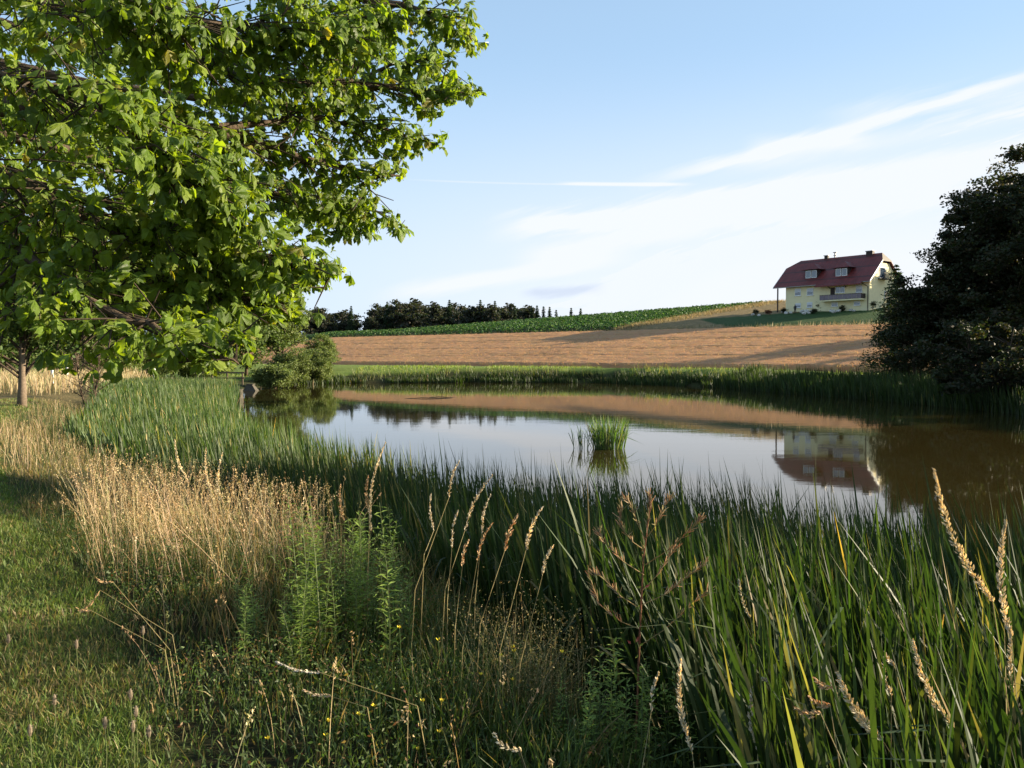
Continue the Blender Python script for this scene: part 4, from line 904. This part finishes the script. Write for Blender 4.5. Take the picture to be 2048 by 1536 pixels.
# plantain heads, yellow flowers
for i, (px, py, Yd) in enumerate([(261, 1398, 3.25), (272, 1432, 3.2), (210, 1455, 3.1), (266, 1462, 3.1), (298, 1472, 3.05), (286, 1268, 4.1), (17, 1285, 4.0), (109, 1408, 3.4), (60, 1470, 3.1), (153, 1296, 3.9)]):
    T = at(px, py, Yd); B = T.copy(); B[2] = gz(np.array([T[0]]), np.array([T[1]]))[0]
    root = empty('plantain', B, 'pale brown plantain seed head standing above the mown grass', 'plantain', 'plantain heads in the mown grass'); h = max(T[2]-B[2], .10)
    k = MB(); k.tube([(0, 0, 0), (.005, 0, h*.5), (0, 0, h)], .0016, 4, (.14, .16, .06)); k.build('stem', m_grass, root)
    k = MB(); k.tube([(0, 0, h-.004), (0, 0, h+.012), (0, 0, h+.03), (0, 0, h+.042)], [.004, .0085, .007, .002], 7, (.24, .19, .13))
    for j in range(26):
        a = R.uniform(0, 6.28); z = h+R.uniform(0, .035); k.tube([(0, 0, z), (math.cos(a)*.013, math.sin(a)*.013, z+.004)], [.0012, .0006], 3, (.30, .25, .18))
    k.build('seed_head', m_dry, root)
for i, (px, py) in enumerate([(845, 1403), (884, 1403), (748, 1413), (718, 1430), (657, 1443), (878, 1465), (835, 1500), (535, 1478), (1026, 1295), (1002, 1312), (1025, 1360), (877, 1280), (1124, 1305), (799, 1256), (962, 1350), (652, 1472), (1028, 1303), (1006, 1370)]):
    Yd = 3.3 if py > 1380 else 3.8; T = at(px, py, Yd); B = T.copy(); B[2] = gz(np.array([T[0]]), np.array([T[1]]))[0]
    root = empty('yellow_flower', B, 'small yellow vetchling flower in the bank grass', 'flower', 'yellow flowers in the bank grass'); h = T[2]-B[2]
    k = MB(); k.tube([(0, 0, 0), (.01, 0, h*.5), (0, 0, h)], .0014, 4, (.07, .11, .03)); k.build('stem', m_grass, root)
    k = MB()
    for j in range(6):
        a = j*1.05+R.random(); r = .012; k.add([(0, 0, h-.003), (math.cos(a-.45)*r*.7, math.sin(a-.45)*r*.7, h+.005), (math.cos(a)*r, math.sin(a)*r, h+.011), (math.cos(a+.45)*r*.7, math.sin(a+.45)*r*.7, h+.005)], [(0, 1, 2, 3)])
    k.build('petals', m_petal, root)

# leafy herb stems (opposite narrow leaves), gathered in clumps
def herb_mesh(h, seed, col):
    r = np.random.default_rng(seed); k = MB(); bend = r.normal(0, .05, 2)
    cs = lambda t: np.array([bend[0]*t*t*h*2, bend[1]*t*t*h*2, t*h])
    k.tube([cs(t) for t in (0, .3, .6, 1)], [.0035, .003, .0022, .001], 5, (.17, .2, .09)); z = .08; a0 = r.uniform(0, 3)
    def leaf(p, a, L, cc, el=.35):
        dv = np.array([math.cos(a)*math.cos(el), math.sin(a)*math.cos(el), math.sin(el)]); sd = np.array([-math.sin(a), math.cos(a), 0])*L*.13; mid = p+dv*L*.45; dn = np.array([0, 0, -L*.05])
        k.add([p, mid+sd, p+dv*L+dn*3, mid-sd, mid+dn], [(0, 4, 1), (1, 4, 2), (2, 4, 3), (3, 4, 0)], cc)
    while z < 1:
        p = cs(z); L = .085*(1-.55*z)*r.uniform(.8, 1.2)
        for s in (0, math.pi): leaf(p, a0+s+r.normal(0, .2), L, np.array(col)*r.uniform(.7, 1.35), r.uniform(.1, .7))
        if z < .8 and r.random() < .55:
            a = a0+r.uniform(-1, 1); q = p
            for j in range(4):
                q = q+np.array([math.cos(a)*.016, math.sin(a)*.016, .016])
                for s in (0, math.pi): leaf(q, a+1.57+s, .026, np.array(col)*r.uniform(.8, 1.4))
        a0 += 1.45; z += .024/h
    return k.mesh('stem')
HB = (.18, .25, .05)
hm = [herb_mesh(.75, i, HB) for i in range(4)]+[herb_mesh(.55, 10+i, HB) for i in range(3)]
for m_ in hm: m_.materials.append(m_grass)
def herb_clump(tops, Yd, label, sp=.12):
    cx, cy = np.mean([t[0] for t in tops]), 0; c = at(cx, 1200, Yd); c[2] = gz(c[0:1], c[1:2])[0]
    root = empty('leafy_herb', c, label, 'herb')
    for (px, py) in tops:
        y = Yd+R.uniform(-sp, sp); T = at(px, py, y); z = float(gz(T[0:1], T[1:2])[0]); h = T[2]-z
        k = R.integers(len(hm)); H0 = .75 if k < 4 else .55; o = link('stem', hm[k], None, root); b = np.array([T[0], T[1], z])-c; o.location = tuple(b); s = h/H0; o.scale = (max(.8, s), max(.8, s), s); o.rotation_euler = (R.normal(0, .05), R.normal(0, .05), R.uniform(0, 6.28))
herb_clump([(642+R.uniform(-40, 160), 1005+abs(R.normal(0, 75))) for _ in range(26)]+[(777, 1000), (792, 1010), (715, 1035), (640, 990), (812, 1090), (818, 1120), (600, 980), (690, 1030)], 4.9, 'bright green leafy herb clump in the middle of the bank', .45)
herb_clump([(1200, 1290), (1235, 1255), (1175, 1320), (1270, 1330), (1300, 1310), (1310, 1345), (1280, 1350), (1220, 1340), (1190, 1360), (1250, 1350), (1340, 1360), (1372, 1320), (1400, 1385), (1412, 1381), (1425, 1430), (1160, 1370), (1240, 1380), (1330, 1400), (1120, 1390), (1115, 1400)], 3.7, 'darker green leafy herb clump at the bottom centre right', .3)
herb_clump([(560+R.uniform(0, 90), 1080+R.uniform(0, 140)) for _ in range(10)]+[(480+R.uniform(0, 60), 1120+R.uniform(0, 100)) for _ in range(6)], 4.6, 'thin leafy herb stems left of the bright green clump', .4)
# big branching willowherb gone to seed
def willowherb():
    Yd = 3.6; Bp = at(1268, 1420, Yd); g0 = float(gz(Bp[0:1], Bp[1:2])[0]); B = np.array([Bp[0], Bp[1], g0])
    root = empty('willowherb', B, 'branching reddish willowherb gone to seed before the dark reeds', 'plant')
    P_ = lambda px, py, dy=0.0: at(px, py, Yd+dy)-B
    main = [np.zeros(3), P_(1275, 1400), P_(1280, 1250), P_(1287, 1120), P_(1300, 1010), P_(1296, 985)]
    k = MB(); k.tube(main, [.0055, .005, .0045, .0035, .0025, .0012], 6, (.24, .11, .06)); k.build('stem', m_dry, root, smooth=True)
    br = [((1290, 1130), (1390, 1050), (1400, 1042)), ((1288, 1150), (1205, 1080), (1200, 1066)), ((1284, 1210), (1380, 1150), (1408, 1130)), ((1284, 1220), (1200, 1150), (1185, 1150)), ((1282, 1290), (1380, 1210), (1420, 1180)),
          ((1290, 1080), (1330, 1010), (1340, 1000)), ((1292, 1080), (1262, 1010), (1250, 1000)), ((1283, 1260), (1200, 1210), (1178, 1150)), ((1285, 1180), (1340, 1110), (1360, 1090)), ((1288, 1100), (1240, 1050), (1245, 1012))]
    pod = MB(); bm_ = MB()
    ends = []
    for a, b_, c_ in br:
        dy = R.uniform(-.12, .12); pts = [P_(*a), P_((a[0]+b_[0])/2, (a[1]+b_[1])/2+8, dy*.5), P_(*b_, dy), P_(*c_, dy)]
        bm_.tube(pts, [.0024, .002, .0016, .001], 4, (.30, .22, .09)); ends.append(pts)
    ends.append(main[2:])
    for pts in ends:
        for j in range(44):
            t = R.uniform(.3, 1)*(len(pts)-1); i = min(int(t), len(pts)-2); f = t-i; q = pts[i]*(1-f)+pts[i+1]*f
            ax = pts[-1]-pts[0]; ax /= np.linalg.norm(ax); o = R.normal(size=3); dv = ax*.9+o*.38+np.array([0, 0, .35]); dv /= np.linalg.norm(dv); L = R.uniform(.025, .05)
            cc = np.array([(.40, .24, .13), (.30, .26, .12), (.42, .32, .2)][R.integers(3)])*R.uniform(.7, 1.2)
            pod.tube([q, q+dv*L*.5, q+dv*L], [.0008, .0018, .001], 3, cc*1.15, cap=False)
    bm_.build('branches', m_dry, root); o = pod.build('seed_pods', m_dry, root); o['kind'] = 'stuff'
    lf = [((1272, 1285), 1.2, .035, m_red, 'pink red leaf'), ((1262, 1288), 2.4, .03, m_red, 'pink red leaf'), ((1290, 1175), .5, .03, m_red, 'orange red leaf')]+[((1276+R.uniform(-12, 12), 1110+22*j), R.uniform(0, 6.28), .028, None, None) for j in range(12)]
    for (pp, a, L, mt, lab) in lf:
        q = P_(*pp); k = MB(); d1 = np.array([math.cos(a)*.5, -.2, math.sin(a)*.7]); d1 /= np.linalg.norm(d1); sd = np.cross(d1, [0, 1, 0]); sd = sd/np.linalg.norm(sd)*L*.2
        k.add([q, q+d1*L*.4+sd, q+d1*L, q+d1*L*.4-sd, q+d1*L*.45+[0, .004, 0]], [(0, 4, 1), (1, 4, 2), (2, 4, 3), (3, 4, 0)], (.22, .26, .05)); o = k.build('leaf', mt or m_grass, root)
        if lab: o['label'] = lab
willowherb()
# bushy dry tuft at centre
c = at(1065, 1200, 4.1); a = R.normal(0, 1, (330, 2))*[.16, .16]+c[:2]; 
n = len(a); cc = pick(n, [(.30, .24, .12), (.22, .2, .09), (.12, .14, .05)], [.4, .35, .25]); b0 = on(a); zt = R.uniform(.25, .72, n)
me = blades('dry_tuft', b0-[c[0], c[1], 0], zt, np.full(n, .003), R.uniform(0, 6.28, n), np.abs(R.normal(.1, .2, n)), np.abs(R.normal(.1, .2, n)), R.uniform(0, 3, n), cc*.9, cc*1.2, 3)
K = 12; i = np.repeat(np.arange(n), K); 
Q = np.column_stack([a[i]-c[:2]+R.normal(0, .06, (n*K, 2)), b0[i, 2]+zt[i]*R.uniform(.6, 1.0, n*K)]); V, Fq = cards(Q, R.uniform(.006, .014, n*K), aspect=.4)
me2 = mesh_np('seeds', V, Fq, np.repeat(cc[i]*1.4, 4, axis=0))
tag(link('dry_tuft', merge('dry_tuft', [me, me2]), m_dry, None, (c[0], c[1], 0)), 'bushy straw-coloured tuft of fine grass left of the willowherb', 'grass tuft')

# ------------------------------------------------------------------ the horse chestnut overhanging the view
def leaflet(L, Wd, r, low=False):
    """arched, folded leaflet; stations along the length; returns verts, faces, uv"""
    st_ = [0, .2, .42, .6, .78, .91, 1.0]; wd = [.05, .32, .72, .97, .9, .45, .02]; V = []; U_ = []
    if low: st_ = [0, .4, .74, 1.0]; wd = [.05, .68, .97, .02]
    for i, (t, w) in enumerate(zip(st_, wd)):
        dz = -.30*t*t*L; hw = Wd*.5*w*(1+.06*(-1)**i); lift = hw*.28
        V += [(t*L-.012*(i % 2), -hw, dz+lift), (t*L, 0, dz), (t*L-.012*(i % 2), hw, dz+lift)]; U_ += [(.5-w*.5, t), (.5, t), (.5+w*.5, t)]
    Fq = []
    for i in range(len(st_)-1):
        a = i*3; Fq += [(a, a+1, a+4, a+3), (a+1, a+2, a+5, a+4)]
    return np.array(V), Fq, U_
def compound(seed, low=False):
    r = np.random.default_rng(seed); V = []; Fq = []; U_ = []; b = 0; n = 7 if seed % 3 else 5
    for j in range(n):
        a = (j-(n-1)/2)*(2.05/((n-1)/2))*.62+r.normal(0, .06); L = (.17-.028*abs(j-(n-1)/2))*r.uniform(.9, 1.1); v, f, u_ = leaflet(L, L*.40, r, low)
        pit = -.42+r.normal(0, .22); cp, sp_ = math.cos(pit), math.sin(pit); v = np.stack([v[:, 0]*cp-v[:, 2]*sp_, v[:, 1], v[:, 0]*sp_+v[:, 2]*cp], 1)
        rl = r.normal(0, .22); v = np.stack([v[:, 0], v[:, 1]*math.cos(rl)-v[:, 2]*math.sin(rl), v[:, 1]*math.sin(rl)+v[:, 2]*math.cos(rl)], 1)
        ca, sa = math.cos(a), math.sin(a); v = np.stack([v[:, 0]*ca-v[:, 1]*sa, v[:, 0]*sa+v[:, 1]*ca, v[:, 2]], 1)
        V.append(v); Fq += [tuple(b+i for i in q) for q in f]; U_ += u_; b += len(v)
    # petiole
    pv = np.array([(-.11, -.0016, .02), (-.11, .0016, .02), (0, .0016, 0), (0, -.0016, 0), (-.11, 0, .023), (-.11, 0, .017), (0, 0, -.003), (0, 0, .003)]); V.append(pv); Fq += [(b, b+1, b+2, b+3), (b+4, b+5, b+6, b+7)]; U_ += [(.5, .5)]*8
    return np.vstack(V), np.array(Fq), np.array(U_)
CV = [compound(i) for i in range(8)]
CL = [compound(i, True) for i in range(8)]
LC = [(.125, .195, .02), (.145, .215, .024), (.18, .24, .028), (.09, .145, .022), (.22, .21, .03)]
LP = [.3, .3, .2, .18, .02]
def variants():
    out = {}
    for i, (V, Fq, U_) in enumerate(CV):
        for j, c in enumerate(LC):
            me = mesh_np('leaf', V, Fq, np.tile(np.array(c), (len(V), 1)), U_, smooth=True); me.materials.append(m_leaf); out[i, j] = me
    return out
LM = variants()
tree_base = np.array([-7.6, 6.2, -1.65])
chest = empty('horse_chestnut', tree_base, 'large horse chestnut whose leafy boughs hang over the left of the view', 'tree')
tb = MB(); tb.tube([(0, 0, -.3), (0, 0, .2), (.05, 0, 1.5), (.15, .1, 3.2), (.1, .1, 5.4), (0, 0, 8.0)], [.42, .34, .28, .26, .2, .08], 12); tb.build('trunk', m_bark, chest, smooth=True)
boughs = [ # pixel polylines with depth; first point leaves the trunk
    ([(-500, 120, 6.3), (-60, 205, 6.0), (150, 212, 5.8), (290, 235, 5.7), (420, 262, 5.8), (560, 300, 6.2), (720, 350, 6.6), (800, 352, 6.8)], .10),
    ([(-500, 60, 6.5), (-60, -20, 6.0), (180, 40, 5.6), (330, 90, 5.6), (520, 160, 6.0), (700, 165, 6.4), (850, 185, 6.7), (950, 182, 6.9)], .07),
    ([(-500, 0, 6.3), (0, -160, 6.0), (300, -120, 6.0), (560, -60, 6.0), (760, 0, 6.2), (880, 30, 6.2), (950, 80, 6.3)], .07),
    ([(420, 262, 5.8), (540, 240, 6.2), (680, 240, 6.6), (800, 270, 6.8), (880, 292, 7.0)], .03),
    ([(-500, 260, 6.0), (-60, 260, 6.4), (160, 310, 6.8), (340, 360, 7.0), (520, 390, 7.2), (680, 400, 7.3), (815, 455, 7.4)], .06),
    ([(-500, 300, 6.0), (-60, 350, 5.4), (120, 420, 5.0), (280, 470, 4.9), (420, 505, 4.9), (560, 518, 4.9), (690, 540, 5.0)], .05),
    ([(-500, 360, 6.2), (-40, 430, 5.6), (120, 490, 5.2), (260, 540, 5.0), (400, 580, 5.0), (520, 600, 5.1), (600, 640, 5.2)], .045),
    ([(-500, 400, 6.0), (-40, 470, 5.0), (80, 540, 4.6), (200, 610, 4.4), (320, 670, 4.3), (430, 715, 4.3), (480, 730, 4.3)], .04),
    ([(-500, 150, 7.2), (-60, 120, 7.6), (200, 170, 7.8), (420, 200, 8.0), (620, 215, 8.2), (780, 130, 8.3), (900, 130, 8.4)], .06),
    ([(-500, 200, 7.2), (-60, 330, 7.6), (100, 400, 7.8), (260, 470, 8.0), (430, 540, 8.0), (560, 560, 8.0)], .05),
    ([(-500, 100, 8.0), (-60, 40, 8.6), (150, 90, 8.8), (320, 110, 8.9), (480, 130, 9.0), (640, 120, 9.0), (740, 60, 9.0)], .05),
    ([(-500, 180, 8.0), (-60, 230, 8.4), (100, 270, 8.6), (260, 300, 8.8), (420, 330, 9.0), (560, 380, 9.0), (690, 440, 9.0)], .05),
    ([(-500, 260, 7.6), (-60, 430, 7.2), (60, 480, 7.2), (180, 530, 7.2), (300, 580, 7.2), (400, 620, 7.2)], .045),
    ([(-500, -100, 5.6), (-100, -120, 5.0), (120, -40, 4.8), (300, 20, 4.9), (460, 50, 5.2), (620, 60, 5.6), (720, 40, 6.0)], .05),
    ([(-500, 180, 5.4), (-120, 110, 4.8), (0, 150, 4.4), (120, 180, 4.3), (230, 230, 4.3), (330, 330, 4.4), (400, 380, 4.5)], .035),
    ([(-500, 230, 5.6), (-100, 300, 5.0), (40, 360, 4.8), (160, 400, 4.7), (300, 430, 4.8), (430, 470, 5.0)], .04),
]
def inview(q): 
    px = 1024+F*q[0]/q[1]; py = 712-F*q[2]/q[1]; return px, py
lim = [(1000, -80), (990, 15), (935, 60), (965, 110), (870, 130), (880, 160), (975, 178), (975, 195), (900, 220), (850, 245), (900, 290), (895, 300), (800, 318), (815, 355), (700, 375), (760, 410), (830, 465), (825, 475), (660, 485), (640, 500), (705, 525), (705, 565), (600, 580), (590, 600), (625, 645), (560, 660), (480, 690), (490, 740), (400, 750), (250, 762), (100, 700), (60, 640), (-200, 600)]
def limx(py):
    for (x0_, y0_), (x1_, y1_) in zip(lim, lim[1:]):
        if y0_ <= py <= y1_: return x0_+(x1_-x0_)*(py-y0_)/(y1_-y0_)
    return 1000 if py < 0 else -200
lb_objs = 0
anchors = []   # (point, outward direction)
for bi, (pl, r0) in enumerate(boughs):
    pts = [at(a, b_, c) for a, b_, c in pl]
    # smooth resample
    P = [];
    for i in range(len(pts)-1):
        p0 = pts[max(i-1, 0)]; p1 = pts[i]; p2 = pts[i+1]; p3 = pts[min(i+2, len(pts)-1)]
        for t in np.linspace(0, 1, 5)[:-1]:
            P.append(.5*((2*p1)+(-p0+p2)*t+(2*p0-5*p1+4*p2-p3)*t*t+(-p0+3*p1-3*p2+p3)*t**3))
    P.append(pts[-1]); P = [q+R.normal(0, .012, 3) for q in P]
    if bi != 3: P[0] = tree_base+np.array([.1, 0, max(1.8, P[0][2]+1.65)])
    n = len(P); tb = MB(); tb.tube([q-tree_base for q in P], [r0*(1-.97*i/(n-1))+.0035 for i in range(n)], 7); tb.build('bough', m_bark, chest, smooth=True)
    tw = MB(); start = 4
    for i in range(n-8, n):
        for _ in range(3): anchors.append((P[i]+R.normal(0, .03, 3), (P[n-1]-P[n-4])/np.linalg.norm(P[n-1]-P[n-4]), True))
    for i in range(start, n):
        f = i/(n-1); m = 8 if bi in (9, 10, 11, 12, 13) else 5
        for _ in range(m+(2 if i == n-1 else 0)):
            d = (P[i]-P[i-1]); d /= np.linalg.norm(d); o = R.normal(size=3); o[2] = o[2]*.36+.02; dv = d*.75+o*.62; dv[2] -= .12; dv /= np.linalg.norm(dv); L = R.uniform(.25, .7)*(1.15-.55*f)
            if i == n-1: dv = d+R.normal(0, .3, 3); dv /= np.linalg.norm(dv); L = .18
            q0 = P[i]; tp = inview(q0+dv*(L+.12)); 
            if tp[0] > limx(tp[1])+(20 if i > n-8 else 5): continue
            q1 = q0+dv*L*.5; q2 = q0+dv*L+np.array([0, 0, -.05*L])
            tw.tube([q0-tree_base, q1-tree_base, q2-tree_base], [.007, .005, .003], 4, cap=False)
            anchors.append((q2, dv, i > n-8)); anchors.append((q1+R.normal(0, .02, 3), dv, i > n-8))
            if R.random() < .8:
                o2 = R.normal(size=3); dv2 = dv*.6+o2*.5; dv2 /= np.linalg.norm(dv2); q3 = q1+dv2*L*.4; tw.tube([q1-tree_base, q3-tree_base], [.005, .003], 4, cap=False); anchors.append((q3, dv2, i > n-8))
    tw.build('twigs', m_twig, chest)['kind'] = 'stuff'
LV = []
sunv = sdir
for q, dv, tipf in anchors:
    for _ in range(3):
        # leaf axis spreads outward and hangs; normal leans to sky, sun and a little to the open side
        ax = dv*.45+R.normal(0, .55, 3); ax[2] -= .42; ax[0] += .15; ax /= np.linalg.norm(ax)
        nn = np.array([.35, -.30, .80])+R.normal(0, .52, 3); nn -= ax*np.dot(nn, ax); nn /= np.linalg.norm(nn); y = np.cross(nn, ax)
        s = R.uniform(.30, .60)*(1.4 if q[1] > 7.3 else 1); pos = q+ax*.11*s+R.normal(0, 1, 3)*[.06, .06, .025]
        px, py = inview(pos+ax*.12)
        if px > limx(py)+R.uniform(-12, 12)+(22 if tipf else 0): continue
        if lump(pos[0]*1.0, pos[2]+pos[1]*.6, 3.1, 2) < -.22 and not tipf and R.random() < (.93 if px > 380 else .7): continue
        if (px < -160 or py < -160) and R.random() < .75: continue
        if q[1] > 7.3 and R.random() < .35: continue
        LV.append((pos, np.stack([ax, y, nn], 1)*s, R.integers(8), R.choice(5, p=LP)))
from mathutils import Matrix
def vis(l):
    px, py = inview(l[0]); inn = (-40 < px < 1010) and (-40 < py < 790); return (0 if inn else 100)+l[0][1]
LV.sort(key=vis)
for pos, M3, vi, ci in LV[:300]:
    o = bpy.data.objects.new('leaf', LM[vi, ci]); COL.objects.link(o); o.parent = chest
    m4 = Matrix([[*M3[0], pos[0]-tree_base[0]], [*M3[1], pos[1]-tree_base[1]], [*M3[2], pos[2]-tree_base[2]], [0, 0, 0, 1]]); o.matrix_basis = m4
VV, FF, CC, UU = [], [], [], []; b = 0
for pos, M3, vi, ci in LV[300:]:
    V, Fq, U_ = CL[vi]; VV.append(V@M3.T+pos-tree_base); FF.append(Fq+b); CC.append(np.tile(np.array(LC[ci])*R.uniform(.85, 1.15), (len(V), 1))); UU.append(U_); b += len(V)
o = link('foliage', mesh_np('foliage', np.vstack(VV), np.vstack(FF), np.vstack(CC), np.vstack(UU), smooth=True), m_leaf, chest); o['kind'] = 'stuff'
print('chestnut leaves', len(LV))
# spiny fruits among the leaves
for px, py, Yd in ((252, 590, 4.9), (246, 572, 4.9), (285, 680, 4.35), (345, 683, 4.3), (447, 702, 4.3), (437, 690, 4.35), (575, 572, 4.95), (694, 160, 6.3), (700, 172, 6.3), (514, 75, 5.3), (300, 405, 4.8), (290, 400, 4.75), (583, 590, 5.0)):
    T = at(px, py, Yd)-tree_base; k = MB(); r0 = .017
    k.tube([T+[0, 0, -r0], T+[0, 0, -r0*.7], T, T+[0, 0, r0*.7], T+[0, 0, r0]], [.003, r0*.72, r0, r0*.72, .003], 8)
    for j in range(16):
        d = R.normal(size=3); d /= np.linalg.norm(d); k.tube([T+d*r0*.9, T+d*r0*1.25], [.002, .0003], 3, cap=False)
    k.build('bur', m_bur, chest, smooth=False)
tot = sum(len(o.data.polygons) for o in bpy.data.objects if o.type == 'MESH'); print('faces', tot, 'objects', len(bpy.data.objects))
